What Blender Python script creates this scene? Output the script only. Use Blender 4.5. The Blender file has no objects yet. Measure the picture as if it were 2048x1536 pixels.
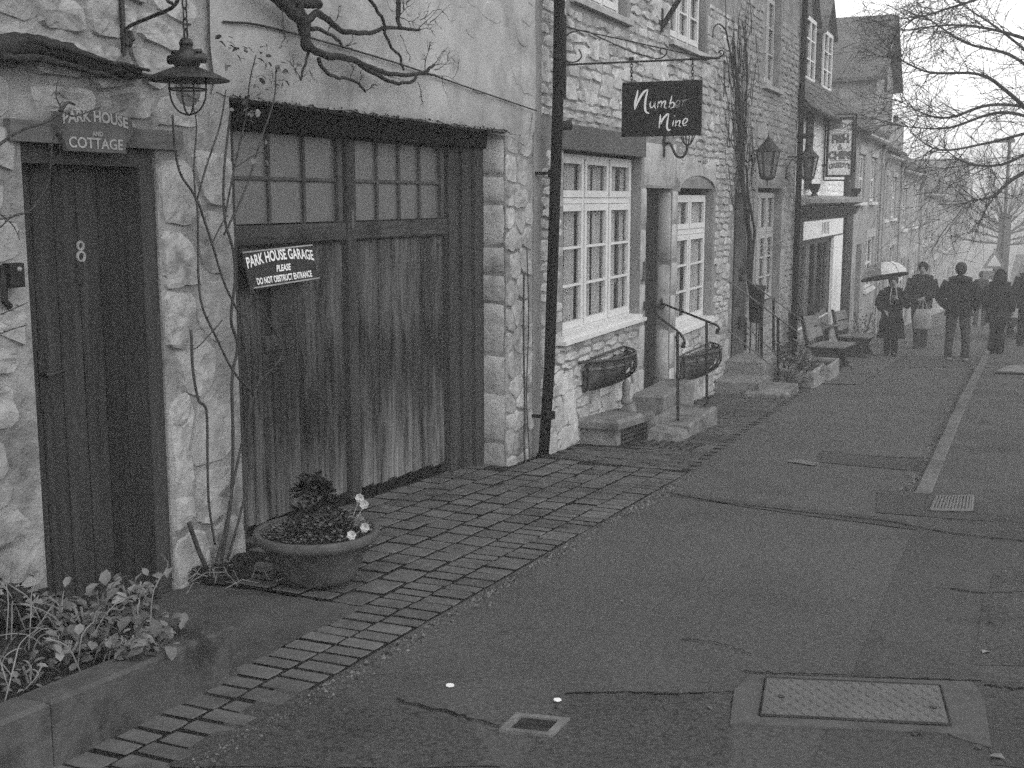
import bpy, math, random
from math import sin, cos, pi, radians, atan, tan, hypot
from mathutils import Vector, Matrix, noise

S = bpy.context.scene
COL = S.collection

# ------------------------------------------------------------------ camera
F, HY, VX = 2400.0, 397.0, 2055.0          # focal length and street vanishing point, in photo pixels
PITCH = atan((768 - HY) / F)
YAW = atan((VX - 1024) / F * cos(PITCH))
EYE = Vector((0, 0, 1.58))
cd = bpy.data.cameras.new('camera')
cam = bpy.data.objects.new('camera', cd)
COL.objects.link(cam)
cam.location = EYE
cam.rotation_euler = (pi / 2 - PITCH, 0, YAW)
cd.sensor_fit = 'HORIZONTAL'
cd.sensor_width = 36
cd.lens = F / 2048 * 36
cd.clip_start = 0.1
cd.clip_end = 2000
S.camera = cam

# ------------------------------------------------------------------ overcast sky, soft sun, exposure
SUN_EL, SUN_AZ = radians(50), radians(130)   # azimuth from +Y (down the street) towards +X
w = bpy.data.worlds.new("World")
S.world = w
w.use_nodes = True
nt = w.node_tree
sky = nt.nodes.new('ShaderNodeTexSky')
sky.sky_type = 'NISHITA'
sky.sun_disc = False
sky.sun_elevation = SUN_EL
sky.sun_rotation = SUN_AZ
sky.air_density = 3.0
sky.dust_density = 0.5
sky.ozone_density = 1.0
bw = nt.nodes.new('ShaderNodeRGBToBW')      # a black and white photograph of the place
nt.links.new(sky.outputs[0], bw.inputs[0])
bg = nt.nodes['Background']
nt.links.new(bw.outputs[0], bg.inputs[0])
bg.inputs[1].default_value = 0.15
sd = bpy.data.lights.new('sun', 'SUN')
sd.energy = 0.5
sd.angle = radians(85)
sd.color = (1, 1, 1)
sun = bpy.data.objects.new('sun', sd)
COL.objects.link(sun)
sv = Vector((sin(SUN_AZ) * cos(SUN_EL), cos(SUN_AZ) * cos(SUN_EL), sin(SUN_EL)))
sun.rotation_euler = (-sv).to_track_quat('-Z', 'Y').to_euler()
sun.location = (20, -20, 40)
S.view_settings.view_transform = 'Standard'
S.view_settings.look = 'None'
S.view_settings.exposure = 1.05
S.view_settings.gamma = 1
S.view_settings.use_curve_mapping = False
cy = S.cycles
cy.max_bounces = 8
cy.diffuse_bounces = 3
cy.glossy_bounces = 2
cy.transmission_bounces = 3
cy.transparent_max_bounces = 8
cy.volume_bounces = 6
cy.caustics_reflective = cy.caustics_refractive = False
cy.use_denoising = False
cy.use_adaptive_sampling = True
cy.adaptive_threshold = 0.04

# ------------------------------------------------------------------ helpers
_sp, _cp, _ss, _cs = sin(PITCH), cos(PITCH), sin(YAW), cos(YAW)
_R = Vector((_cs, _ss, 0)); _U = Vector((-_ss * _sp, _cs * _sp, _cp)); _W = Vector((-_ss * _cp, _cs * _cp, -_sp))
def _ray(x, y): return _W + _R * ((x - 1024) / F) + _U * ((768 - y) / F)
def at_wall(x, y, X=-3.65):
    d = _ray(x, y); return EYE + d * (X / d.x)
def at_depth(x, y, Y):
    d = _ray(x, y); return EYE + d * (Y / d.y)
def at_ground(x, y, dz=0.0):
    d = _ray(x, y); t = (dz - EYE.z) / (d.z + 0.0625 * d.y); return EYE + d * t

def gz(x, y):
    """height of the street: it runs downhill away from the camera, then levels out and climbs far off"""
    if y < 88: b = -0.0625 * y
    elif y < 130: b = -5.5 - 0.0625 * (y - 88) * (1 - (y - 88) / 84)
    else: b = -6.8 + max(0, y - 150) * 0.055
    return b
def wob(x, y):
    return 0.006 * noise.noise(Vector((x * 0.9, y * 0.7, 3))) + 0.003 * noise.noise(Vector((x * 3, y * 2.5, 9)))

class MB:
    def __init__(s): s.v = []; s.f = []
    def add(s, vs, fs):
        n = len(s.v); s.v += [tuple(q) for q in vs]; s.f += [tuple(i + n for i in f) for f in fs]
    def box(s, x0, x1, y0, y1, z0, z1):
        s.add([(x, y, z) for z in (z0, z1) for y in (y0, y1) for x in (x0, x1)],
              [(0, 2, 3, 1), (4, 5, 7, 6), (0, 1, 5, 4), (2, 6, 7, 3), (0, 4, 6, 2), (1, 3, 7, 5)])
    def bbox(s, c, u, v, n, b=0.006):
        """box with chamfered front edges: u, v half-size vectors in the face, n the full depth vector"""
        c, u, v, n = Vector(c), Vector(u), Vector(v), Vector(n)
        iu = max(0.1, 1 - b / u.length); iv = max(0.1, 1 - b / v.length); k = max(0.0, 1 - b / n.length)
        sg = ((-1, -1), (1, -1), (1, 1), (-1, 1))
        p = [c + u * a + v * d for a, d in sg] + [c + u * a + v * d + n * k for a, d in sg] + [c + u * a * iu + v * d * iv + n for a, d in sg]
        fs = [(8, 9, 10, 11), (3, 2, 1, 0)]
        for i in range(4):
            j = (i + 1) % 4
            fs += [(i, j, 4 + j, 4 + i), (4 + i, 4 + j, 8 + j, 8 + i)]
        s.add(p, fs)
    def prism(s, pts, d):
        """polygon pts (3-D, flat) pushed along d"""
        d = Vector(d); n = len(pts); p = [Vector(q) for q in pts]
        s.add(p + [q + d for q in p], [tuple(range(n - 1, -1, -1)), tuple(range(n, 2 * n))] + [(i, (i + 1) % n, n + (i + 1) % n, n + i) for i in range(n)])
    def tube(s, pts, r, n=6, cap=True):
        pts = [Vector(p) for p in pts]; m = len(pts)
        if not hasattr(r, '__len__'): r = [r] * m
        t = (pts[1] - pts[0]).normalized()
        a = t.cross(Vector((0, 0, 1)))
        if a.length < 0.05: a = t.cross(Vector((0, 1, 0)))
        a.normalize(); base = len(s.v)
        for i in range(m):
            t = (pts[min(i + 1, m - 1)] - pts[max(i - 1, 0)])
            t = t.normalized() if t.length > 1e-9 else Vector((0, 0, 1))
            a = a - t * a.dot(t)
            if a.length < 1e-5: a = t.orthogonal()
            a.normalize(); b = t.cross(a)
            for k in range(n):
                q = 2 * pi * k / n
                s.v.append(tuple(pts[i] + a * (cos(q) * r[i]) + b * (sin(q) * r[i])))
        for i in range(m - 1):
            for k in range(n):
                k2 = (k + 1) % n
                s.f.append((base + i * n + k, base + i * n + k2, base + (i + 1) * n + k2, base + (i + 1) * n + k))
        if cap:
            s.f.append(tuple(base + k for k in range(n - 1, -1, -1))); s.f.append(tuple(base + (m - 1) * n + k for k in range(n)))
    def rings(s, rs, n=14, cap=True):
        """rs: list of (centre, rx, ry[, tilt vector pair]) horizontal elliptical sections"""
        base = len(s.v); m = len(rs)
        for c, rx, ry, *ax in rs:
            c = Vector(c); a, b = (ax[0] if ax else (Vector((1, 0, 0)), Vector((0, 1, 0))))
            for k in range(n):
                q = 2 * pi * k / n; s.v.append(tuple(c + a * (rx * cos(q)) + b * (ry * sin(q))))
        for i in range(m - 1):
            for k in range(n):
                k2 = (k + 1) % n; s.f.append((base + i * n + k, base + i * n + k2, base + (i + 1) * n + k2, base + (i + 1) * n + k))
        if cap:
            s.f.append(tuple(base + k for k in range(n - 1, -1, -1))); s.f.append(tuple(base + (m - 1) * n + k for k in range(n)))
    def lathe(s, c, prof, n=20, cap=True): s.rings([((c[0], c[1], c[2] + z), r, r) for r, z in prof], n, cap)
    def ball(s, c, r, n=8, m=5, sc=(1, 1, 1)):
        s.rings([((c[0], c[1], c[2] + r * sc[2] * sin(pi * (i / m - .5))), max(1e-4, r * sc[0] * cos(pi * (i / m - .5))), max(1e-4, r * sc[1] * cos(pi * (i / m - .5)))) for i in range(m + 1)], n)
    def leaf(s, p, d, size, up=Vector((0, 0, 1)), wid=.45, curl=.25):
        p = Vector(p); d = Vector(d).normalized(); a = d.cross(up)
        if a.length < .05: a = d.orthogonal()
        a.normalize(); nn = a.cross(d)
        L, W = size, size * wid
        q = [p, p + d * L * .35 + a * W * .45 + nn * W * .15, p + d * L * .35 - nn * curl * L * .0, p + d * L * .35 - a * W * .45 + nn * W * .15,
             p + d * L * .75 + a * W * .38 - nn * curl * L * .1, p + d * L * .72 - nn * curl * L * .25, p + d * L * .75 - a * W * .38 - nn * curl * L * .1, p + d * L - nn * curl * L * .55]
        s.add(q, [(0, 1, 2), (0, 2, 3), (1, 4, 5, 2), (2, 5, 6, 3), (4, 7, 5), (5, 7, 6)])
    def pillow(s, c, u, v, n, w, h, d, rng, nx=4, ny=3, e=.06, jit=.04, rough=.35, sink=.02, ck=.965):
        """an irregular block face: w x h in the plane (u, v), standing d proud along n, edges rolled down to -sink"""
        m = min(w, h); eu, eh = min(.3, e * m / w * 1.4), min(.3, e * m / h * 1.4)
        us = [-1, -1 + 2 * eu] + [-1 + 2 * eu + (2 - 4 * eu) * i / (nx - 2) for i in range(1, nx - 2)] + [1 - 2 * eu, 1]
        vs = [-1, -1 + 2 * eh] + [-1 + 2 * eh + (2 - 4 * eh) * i / (ny - 2) for i in range(1, ny - 2)] + [1 - 2 * eh, 1]
        base = len(s.v); tx, ty = rng.uniform(-.3, .3), rng.uniform(-.3, .3); o1 = rng.uniform(0, 50)
        wu = [rng.uniform(-1, 1) * jit * m for _ in us]; wv = [rng.uniform(-1, 1) * jit * m for _ in vs]; sk = rng.uniform(-1, 1) * jit * m
        for j, b in enumerate(vs):
            for i, a in enumerate(us):
                edge = i in (0, nx) or j in (0, ny); k = ck if (i in (0, 1, nx - 1, nx) and j in (0, 1, ny - 1, ny)) else 1.0
                p = c + u * (a * w / 2 * k + (wv[j] if i in (0, 1, nx - 1, nx) else 0) * .8 + sk * b) + v * (b * h / 2 * k + wu[i] * .8 * (1 if abs(b) > .3 else .4))
                q = p * (3.2 / max(.12, m) * .22); hh = d * (1 + tx * a + ty * b) + d * rough * 1.9 * (noise.noise(q + Vector((o1, 0, 0))) + .5 * noise.noise(q * 2.3))
                if edge: hh = -sink
                s.v.append(tuple(p + n * hh))
        for j in range(ny):
            for i in range(nx):
                q = base + j * (nx + 1) + i; s.f.append((q, q + 1, q + nx + 2, q + nx + 1))
    def build(s, name, mat, parent=None, smooth=False, loc=None):
        o = Vector(ORG[parent.name]) if parent is not None else Vector(loc or (0, 0, 0))
        me = bpy.data.meshes.new(name)
        me.from_pydata([(a - o.x, b - o.y, c - o.z) for a, b, c in s.v], [], s.f)
        if smooth: me.polygons.foreach_set('use_smooth', [True] * len(me.polygons))
        me.materials.append(mat); me.update()
        ob = bpy.data.objects.new(name, me); COL.objects.link(ob)
        if parent is not None: ob.parent = parent
        else: ob.location = o
        ORG[ob.name] = tuple(o)
        return ob
ORG = {}
def tag(o, label=None, cat=None, group=None, kind=None):
    if label: o['label'] = label
    if cat: o['category'] = cat
    if group: o['group'] = group
    if kind: o['kind'] = kind
    return o
def thing(name, label, cat, loc, group=None):
    o = bpy.data.objects.new(name, None); COL.objects.link(o); o.location = loc; o.empty_display_size = .2
    ORG[o.name] = tuple(loc)
    return tag(o, label, cat, group)
def structure(mb, name, mat, smooth=False): return tag(mb.build(name, mat, None, smooth), kind='structure')
def bx(name, mat, parent, *a):
    m = MB(); m.box(*a); return m.build(name, mat, parent)
def spline(pts, k=6):
    p = [Vector(q) for q in pts]; p = [p[0] * 2 - p[1]] + p + [p[-1] * 2 - p[-2]]; out = []
    for i in range(1, len(p) - 2):
        for j in range(k):
            t = j / k
            out.append(.5 * ((2 * p[i]) + (p[i + 1] - p[i - 1]) * t + (2 * p[i - 1] - 5 * p[i] + 4 * p[i + 1] - p[i + 2]) * t * t + (3 * p[i] - p[i - 1] - 3 * p[i + 1] + p[i + 2]) * t ** 3))
    return out + [p[-2]]
def lerp(a, b, t): return a + (b - a) * t

# ------------------------------------------------------------------ materials: all greys, colour and relief from noise
def mk(name, v, var=.3, scale=6, var2=.2, scale2=1.2, rand=.0, island=.0, bump=.3, bscale=30, bdist=.01, rough=.85, st=(1, 1, 1), spec=.05, grime=0, gscale=3, gst=(1, 1, 1), metal=0, detail=6, extra=None):
    m = bpy.data.materials.new(name); m.use_nodes = True; t = m.node_tree; N = t.nodes; L = t.links
    b = N['Principled BSDF']; b.inputs['Roughness'].default_value = rough; b.inputs['Specular IOR Level'].default_value = spec; b.inputs['Metallic'].default_value = metal
    tc = N.new('ShaderNodeTexCoord')
    def mapped(sc):
        mp = N.new('ShaderNodeMapping'); mp.inputs['Scale'].default_value = sc; L.new(tc.outputs['Object'], mp.inputs[0]); return mp.outputs[0]
    def nz(src, scl, det=detail, ro=.6):
        n = N.new('ShaderNodeTexNoise'); n.inputs['Scale'].default_value = scl; n.inputs['Detail'].default_value = det; n.inputs['Roughness'].default_value = ro; L.new(src, n.inputs['Vector']); return n.outputs['Fac']
    def mth(op, a, c):
        n = N.new('ShaderNodeMath'); n.operation = op
        for i, q in enumerate((a, c)):
            if hasattr(q, 'is_linked'): L.new(q, n.inputs[i])
            else: n.inputs[i].default_value = q
        return n.outputs[0]
    src = mapped(st)
    f = mth('MULTIPLY_ADD', nz(src, scale), var * 4); f.node.inputs[2].default_value = 1 - 2 * var
    g = mth('MULTIPLY_ADD', nz(src, scale2, 3), var2 * 4); g.node.inputs[2].default_value = 1 - 2 * var2
    val = mth('MULTIPLY', f, g)
    if rand:
        oi = N.new('ShaderNodeObjectInfo'); r = mth('MULTIPLY_ADD', oi.outputs['Random'], rand * 2); r.node.inputs[2].default_value = 1 - rand; val = mth('MULTIPLY', val, r)
    if island:
        ge = N.new('ShaderNodeNewGeometry'); r = mth('MULTIPLY_ADD', ge.outputs['Random Per Island'], island * 2); r.node.inputs[2].default_value = 1 - island; val = mth('MULTIPLY', val, r)
    if grime:                                   # irregular dark stains with a shape of their own
        n = nz(mapped(gst), gscale, 5, .65); rp = N.new('ShaderNodeMapRange'); rp.inputs[1].default_value = .50; rp.inputs[2].default_value = .64; L.new(n, rp.inputs[0])
        r = mth('MULTIPLY_ADD', rp.outputs[0], -grime); r.node.inputs[2].default_value = 1.0; val = mth('MULTIPLY', val, r)
    if extra: val = extra(N, L, tc, mth, val)
    val = mth('MULTIPLY', val, v); val = mth('MAXIMUM', val, v * .12)
    val = mth('MINIMUM', val, .85)
    L.new(val, b.inputs['Base Color'])
    if bump:
        bp = N.new('ShaderNodeBump'); bp.inputs['Strength'].default_value = bump; bp.inputs['Distance'].default_value = bdist
        L.new(nz(src, bscale, 5, .7), bp.inputs['Height']); L.new(bp.outputs[0], b.inputs['Normal'])
    return m
def bleach(lo, hi, amt):
    """timber bleached near its foot: lighter below z = lo, unchanged above hi, edge broken by streaky noise"""
    def fn(N, L, tc, mth, val):
        sx = N.new('ShaderNodeSeparateXYZ'); L.new(tc.outputs['Object'], sx.inputs[0])
        mp = N.new('ShaderNodeMapping'); mp.inputs['Scale'].default_value = (9, 9, .6); L.new(tc.outputs['Object'], mp.inputs[0])
        n = N.new('ShaderNodeTexNoise'); n.inputs['Scale'].default_value = 2; n.inputs['Detail'].default_value = 3; L.new(mp.outputs[0], n.inputs['Vector'])
        z = mth('ADD', sx.outputs[2], mth('MULTIPLY', mth('SUBTRACT', n.outputs['Fac'], .5), 1.1))
        r = N.new('ShaderNodeMapRange'); r.inputs[1].default_value = hi; r.inputs[2].default_value = lo; r.inputs[3].default_value = 1; r.inputs[4].default_value = 1 + amt; L.new(z, r.inputs[0])
        m2 = N.new('ShaderNodeMapping'); m2.inputs['Scale'].default_value = (3, 3, .5); L.new(tc.outputs['Object'], m2.inputs[0])
        n2 = N.new('ShaderNodeTexNoise'); n2.inputs['Scale'].default_value = 3; n2.inputs['Detail'].default_value = 4; L.new(m2.outputs[0], n2.inputs['Vector'])
        c = mth('ABSOLUTE', mth('SUBTRACT', mth('ADD', sx.outputs[2], mth('MULTIPLY', mth('SUBTRACT', n2.outputs['Fac'], .5), 1.6)), .75), 0.0)    # a stained band at waist height with streaky edges
        b2 = N.new('ShaderNodeMapRange'); b2.inputs[1].default_value = .12; b2.inputs[2].default_value = .42; b2.inputs[3].default_value = .5; b2.inputs[4].default_value = 1; L.new(c, b2.inputs[0])
        return mth('MULTIPLY', mth('MULTIPLY', val, r.outputs[0]), b2.outputs[0])
    return fn
WS = (7, 7, .5)
M = dict(
    stone_old=mk('old_limestone', 0.3, .34, 7, .26, 1.1, .16, .12, .9, 16, .02, grime=.55, gscale=2.2),
    mortar_old=mk('old_mortar', 0.24, .3, 6, .3, 1.3, bump=.9, bscale=14, bdist=.03, grime=.5, gscale=1.8),
    plaster=mk('lime_render', 0.34, .16, 5, .22, .8, bump=.5, bscale=26, bdist=.012, grime=.35, gscale=1.1),
    stone_pale=mk('pale_limestone', 0.36, .28, 9, .16, 1.3, .20, .16, .9, 18, .018, grime=.3, gscale=3),
    mortar_pale=mk('pale_mortar', 0.2, .22, 8, .15, 1.4, bump=.7, bscale=25, bdist=.01, grime=.3, gscale=2),
    dressed=mk('dressed_stone', 0.34, .2, 8, .14, 1.5, .08, 0, .6, 24, .008, grime=.3, gscale=3),
    stone_mid=mk('grey_limestone', 0.24, .28, 9, .16, 1.2, .18, .14, .9, 16, .018, grime=.3, gscale=2),
    mortar_mid=mk('grey_mortar', 0.19, .22, 8, .16, 1.2, bump=.6, bscale=25, grime=.3),
    limewash=mk('whitewashed_stone', 0.72, .12, 10, .08, 1.5, .06, .05, .6, 22, .012, grime=.12),
    limewash_gap=mk('whitewash_joint', .62, .15, 10, .1, 1.5, bump=.5),
    far_wall=mk('far_house_wall', 0.26, .25, 5, .25, .7, .12, bump=.6, bscale=9, bdist=.03, grime=.3, gscale=1),
    door_wood=mk('dark_door_timber', 0.03, .45, 5, .3, .9, .22, bump=.6, bscale=14, bdist=.006, st=WS, rough=.75),
    frame_wood=mk('weathered_frame_timber', 0.04, .35, 5, .2, .9, .1, bump=.5, bscale=14, bdist=.005, st=WS),
    garage_wood=mk('weathered_garage_board', 0.075, .6, 6, .4, 1.3, .3, bump=1, bscale=12, bdist=.012, st=WS, grime=.6, gscale=2.2, gst=(5, 5, .8), extra=bleach(-.15, .35, .9)),
    rail_wood=mk('weathered_rail', 0.045, .45, 5, .4, 1.2, .2, bump=.7, bscale=12, bdist=.006, st=(7, .6, 7), grime=.5, gscale=2),
    bar_wood=mk('glazing_bar_paint', 0.065, .35, 12, .2, 2, bump=.3, rough=.7),
    beam_wood=mk('black_beam', 0.006, .4, 5, .3, 1, bump=.8, bscale=14, st=(7, .5, 7)),  # recess shade is put into this near-black colour; also backs the plank doors
    lintel_wood=mk('grey_oak_lintel', 0.1, .35, 5, .25, 1, bump=.6, bscale=14, st=(7, .6, 7), grime=.4),
    moss=mk('dark_moss', .018, .5, 20, .3, 3, bump=.8),
    dusty=mk('dusty_glass', 0.085, .12, 14, .14, 2, rough=.32, bump=.05, spec=.5),
    iron=mk('black_iron', 0.01, .35, 20, .2, 3, bump=.25, bscale=50, bdist=.003, rough=.5, spec=.4),
    rust=mk('old_iron', 0.028, .5, 14, .3, 3, bump=.5, bscale=40, bdist=.004, rough=.7),
    pipe=mk('black_pipe_paint', 0.007, .4, 10, .3, 1.5, bump=.25, bscale=30, bdist=.003, rough=.55),
    paint=mk('white_window_paint', 0.52, .06, 10, .06, 2, .03, bump=.12, bscale=40, rough=.5),
    greypaint=mk('grey_window_paint', .34, .1, 10, .1, 2, .05, bump=.12, rough=.5),
    curtain=mk('net_curtain', 0.55, .25, 6, .12, 2, bump=.2, st=(20, 20, .6)),
    lead=mk('grey_lead_panel', 0.085, .1, 12, .12, 1.5, bump=.2, bscale=30, rough=.7),
    sett=mk('paving_sett', 0.088, .26, 12, .2, 1.6, .16, .12, .8, 34, .006, rough=.8, grime=.35, gscale=2),
    brick=mk('paving_brick', 0.07, .3, 12, .22, 1.3, .2, .18, .7, 30, .005, rough=.8, grime=.3, gscale=1.5),
    joint=mk('paving_joint_dirt', 0.014, .4, 20, .3, 3, bump=.7),
    asphalt=mk('asphalt', 0.074, .42, 55, .14, .6, bump=1.0, bscale=90, bdist=.006, rough=.75, grime=.16, gscale=.9, detail=4),
    coarse=mk('coarse_asphalt', 0.066, .6, 48, .2, 1.2, bump=1.0, bscale=70, bdist=.012, rough=.8, grime=.25, gscale=1.6, detail=4),
    darkpatch=mk('dark_asphalt_patch', 0.056, .45, 50, .2, 1, bump=1.0, bscale=80, bdist=.008, rough=.75, detail=4),
    pave=mk('pavement_asphalt', 0.062, .4, 50, .2, .7, bump=.9, bscale=85, bdist=.006, rough=.75, grime=.3, gscale=.8, detail=4),
    concrete=mk('worn_concrete', 0.062, .2, 14, .2, 1.4, .05, bump=.6, bscale=50, bdist=.005, grime=.3, gscale=1.6),
    concrete_pale=mk('pale_concrete', 0.085, .2, 16, .16, 1.4, .05, bump=.6, bscale=50, bdist=.005, grime=.3, gscale=2.5),
    kerb=mk('kerb_stone', 0.1, .2, 16, .15, 1.4, .1, bump=.6, bscale=40, bdist=.004, grime=.3, gscale=3),
    planter=mk('mossy_planter_stone', 0.075, .25, 9, .25, 1.6, .1, bump=.8, bscale=26, bdist=.01, grime=.6, gscale=2.6),
    steel=mk('worn_cover_steel', 0.075, .2, 18, .16, 2, bump=.3, rough=.6, spec=.4),
    pot=mk('terracotta', 0.075, .25, 8, .25, 1.5, bump=.4, bscale=30, grime=.45, gscale=2.5),
    soil=mk('dark_soil', .028, .5, 20, .3, 4, bump=1, bscale=30, bdist=.03),
    bark=mk('vine_bark', 0.03, .4, 20, .25, 3, bump=.9, bscale=40, bdist=.01, rough=.9),
    thorn=mk('rose_stem', 0.045, .35, 20, .3, 2, bump=.4, bscale=40, rough=.8),
    drytwig=mk('dry_stalk', .16, .3, 12, .2, 3, .2, bump=.2),
    treebark=mk('tree_bark', 0.03, .35, 12, .2, 2, bump=.5, bscale=20),
    leaf=mk('garden_leaf', 0.12, .3, 14, .2, 3, .2, .45, bump=.3, bscale=40, rough=.6),
    darkleaf=mk('dark_leaf', 0.025, .3, 14, .2, 3, .2, .4, bump=.3, rough=.6),
    petal=mk('pale_petal', 0.36, .15, 12, .1, 3, 0, .25, bump=.1),
    darkpetal=mk('dark_petal', .014, .3, 14, .2, 3, 0, .4, bump=.2, rough=.6),
    litter=mk('leaf_litter', .10, .4, 20, .2, 3, 0, .75, bump=.3),
    step=mk('worn_step_stone', .17, .3, 18, .2, 1.6, .1, bump=.8, bscale=34, bdist=.014, grime=.5, gscale=2.4),
    coir=mk('coir_liner', 0.07, .45, 12, .25, 2, bump=1, bscale=40, bdist=.012),
    slate=mk('stone_slate', 0.085, .28, 8, .2, 1.5, .2, .18, bump=.7, bscale=18, bdist=.01, grime=.3),
    far_roof=mk('far_slate_roof', 0.09, .3, 6, .2, 1, bump=.8, bscale=9, bdist=.03, st=(1, 1, 2.5)),
    black=mk('black_sign_paint', 0.006, .2, 14, .1, 3, bump=.05, rough=.6, spec=.3),
    grey_sign=mk('grey_sign_board', 0.085, .3, 10, .2, 3, bump=.3, grime=.3),
    letter=mk('white_lettering', .66, .1, 20, .1, 4, bump=0, rough=.6),
    letter_mid=mk('worn_lettering', 0.26, .2, 20, .2, 6, bump=.1),
    letter_dark=mk('grey_lettering', .14, .15, 20, .1, 4, bump=0),
    sign_white=mk('white_sign_panel', .68, .05, 8, .05, 2, bump=.0, rough=.5),
    shop_dark=mk('dark_shop_paint', .030, .25, 10, .2, 2, bump=.2, rough=.6),
    bench=mk('bench_board', 0.15, .3, 6, .2, 2, .12, bump=.4, bscale=20, st=(6, .7, 6)),
    cloth_black=mk('black_cloth', 0.01, .3, 12, .2, 3, bump=.6, bscale=22, bdist=.015, rough=.95, spec=.1),
    cloth_dark=mk('dark_cloth', 0.018, .3, 12, .2, 3, bump=.6, bscale=22, bdist=.015, rough=.95, spec=.1),
    cloth_mid=mk('grey_cloth', 0.04, .3, 12, .2, 3, bump=.5, bscale=22, bdist=.015, rough=.95, spec=.1),
    cloth_pale=mk('pale_cloth', .2, .2, 12, .2, 3, bump=.4, bscale=22, rough=.9, spec=.1),
    skin=mk('skin', 0.2, .1, 12, .1, 3, bump=.05, rough=.6),
    hair=mk('dark_hair', .03, .3, 40, .2, 6, bump=.5, bscale=60),
    vinyl=mk('umbrella_panel', .42, .08, 8, .06, 2, 0, .1, bump=.05, rough=.35),
    vinyl_dark=mk('grey_umbrella_panel', .17, .1, 8, .06, 2, bump=.05, rough=.4),
)
def glass_mat(name, tint, mixv):
    m = bpy.data.materials.new(name); m.use_nodes = True; t = m.node_tree; N = t.nodes; L = t.links
    b = N['Principled BSDF']; b.inputs['Base Color'].default_value = (tint, tint, tint, 1); b.inputs['Roughness'].default_value = .06
    nz = N.new('ShaderNodeTexNoise'); nz.inputs['Scale'].default_value = 2.5; bp = N.new('ShaderNodeBump'); bp.inputs['Strength'].default_value = .12; bp.inputs['Distance'].default_value = .02
    L.new(nz.outputs['Fac'], bp.inputs['Height']); L.new(bp.outputs[0], b.inputs['Normal'])
    tr = N.new('ShaderNodeBsdfTransparent'); mx = N.new('ShaderNodeMixShader'); mx.inputs[0].default_value = mixv
    L.new(b.outputs[0], mx.inputs[1]); L.new(tr.outputs[0], mx.inputs[2]); L.new(mx.outputs[0], N['Material Output'].inputs[0])
    return m
M['glass'] = glass_mat('window_glass', .02, .82)
M['vinyl'] = glass_mat('umbrella_vinyl', .55, .3); M['vinyl_dark'] = glass_mat('umbrella_tinted_vinyl', .2, .3)
M['lampglass'] = glass_mat('lantern_glass', .10, .55)

# ------------------------------------------------------------------ lettering
def text_geo(s, size, shear=0, xs=1.0, bold=0.0):
    c = bpy.data.curves.new('lettering_source', 'FONT'); c.body = s; c.size = size; c.shear = shear; c.offset = bold; c.align_x = 'CENTER'; c.align_y = 'CENTER'; c.resolution_u = 3
    o = bpy.data.objects.new('lettering_source', c); COL.objects.link(o)
    dg = bpy.context.evaluated_depsgraph_get(); me = bpy.data.meshes.new_from_object(o.evaluated_get(dg))
    vs = [(v.co.x * xs, v.co.y) for v in me.vertices]; fs = [tuple(p.vertices) for p in me.polygons]
    bpy.data.objects.remove(o); bpy.data.curves.remove(c); bpy.data.meshes.remove(me)
    return vs, fs
def write(parent, lines, o, u, v, n, mat, name='lettering'):
    """lines: (text, size, cx, cy, xscale, shear, bold, warp) laid on the plane o + u*x + v*y"""
    mb = MB(); o, u, v, n = Vector(o), Vector(u).normalized(), Vector(v).normalized(), Vector(n).normalized()
    for t, size, cx, cyy, xs, sh, bold, warp in lines:
        vs, fs = text_geo(t, size, sh, xs, bold)
        if warp: vs = [warp(x, y) for x, y in vs]
        mb.add([o + u * (x + cx) + v * (y + cyy) + n * .002 for x, y in vs], fs)
    return mb.build(name, mat, parent)
# ================================================================== the setting
O = -3.65                                     # street face of the house row
rnd = random.Random(11)
def sheet(name, mat, x0, x1, y0, y1, nx, ny, dz, fx0=None, fx1=None):
    m = MB(); vs = []
    for j in range(ny + 1):
        y = lerp(y0, y1, (j / ny) ** 1.6); a = fx0(y) if fx0 else x0; b = fx1(y) if fx1 else x1
        for i in range(nx + 1):
            x = lerp(a, b, i / nx); z = dz(x, y) if callable(dz) else dz
            vs.append((x, y, gz(x, y) + wob(x, y) + z))
    m.add(vs, [(j * (nx + 1) + i, j * (nx + 1) + i + 1, (j + 1) * (nx + 1) + i + 1, (j + 1) * (nx + 1) + i) for j in range(ny) for i in range(nx)])
    return structure(m, name, mat, True)
# the ground: one sheet out to the far side of the valley
m = MB(); xs = [-170, -90, -40, -15, -6, 0, 6, 15, 40, 90, 170]; ys = [-8, 0, 8, 16, 24, 34, 46, 60, 75, 88, 100, 115, 130, 150, 180, 220, 270, 330]
m.add([(x, y, gz(x, y) - .05) for y in ys for x in xs], [(j * 11 + i, j * 11 + i + 1, (j + 1) * 11 + i + 1, (j + 1) * 11 + i) for j in range(len(ys) - 1) for i in range(10)])
structure(m, 'ground', M['asphalt'], True)
def edge_l(y): return -2.35 - .0 * y if y < 9 else max(-2.85, -2.35 - (y - 9) * .042)
def edge_r(y): return -.62 + .0 * y
def kh(y): return .1 * min(1, max(0, (y - 8.5) / 6))   # kerb upstand grows from the dropped end
sheet('road', M['asphalt'], 0, 0, -3, 100, 12, 90, 0.0, edge_l, lambda y: -.52)
sheet('pavement', M['pave'], 0, 0, -3, 100, 8, 60, lambda x, y: kh(y) + .004, lambda y: -.53, lambda y: 9)
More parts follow.
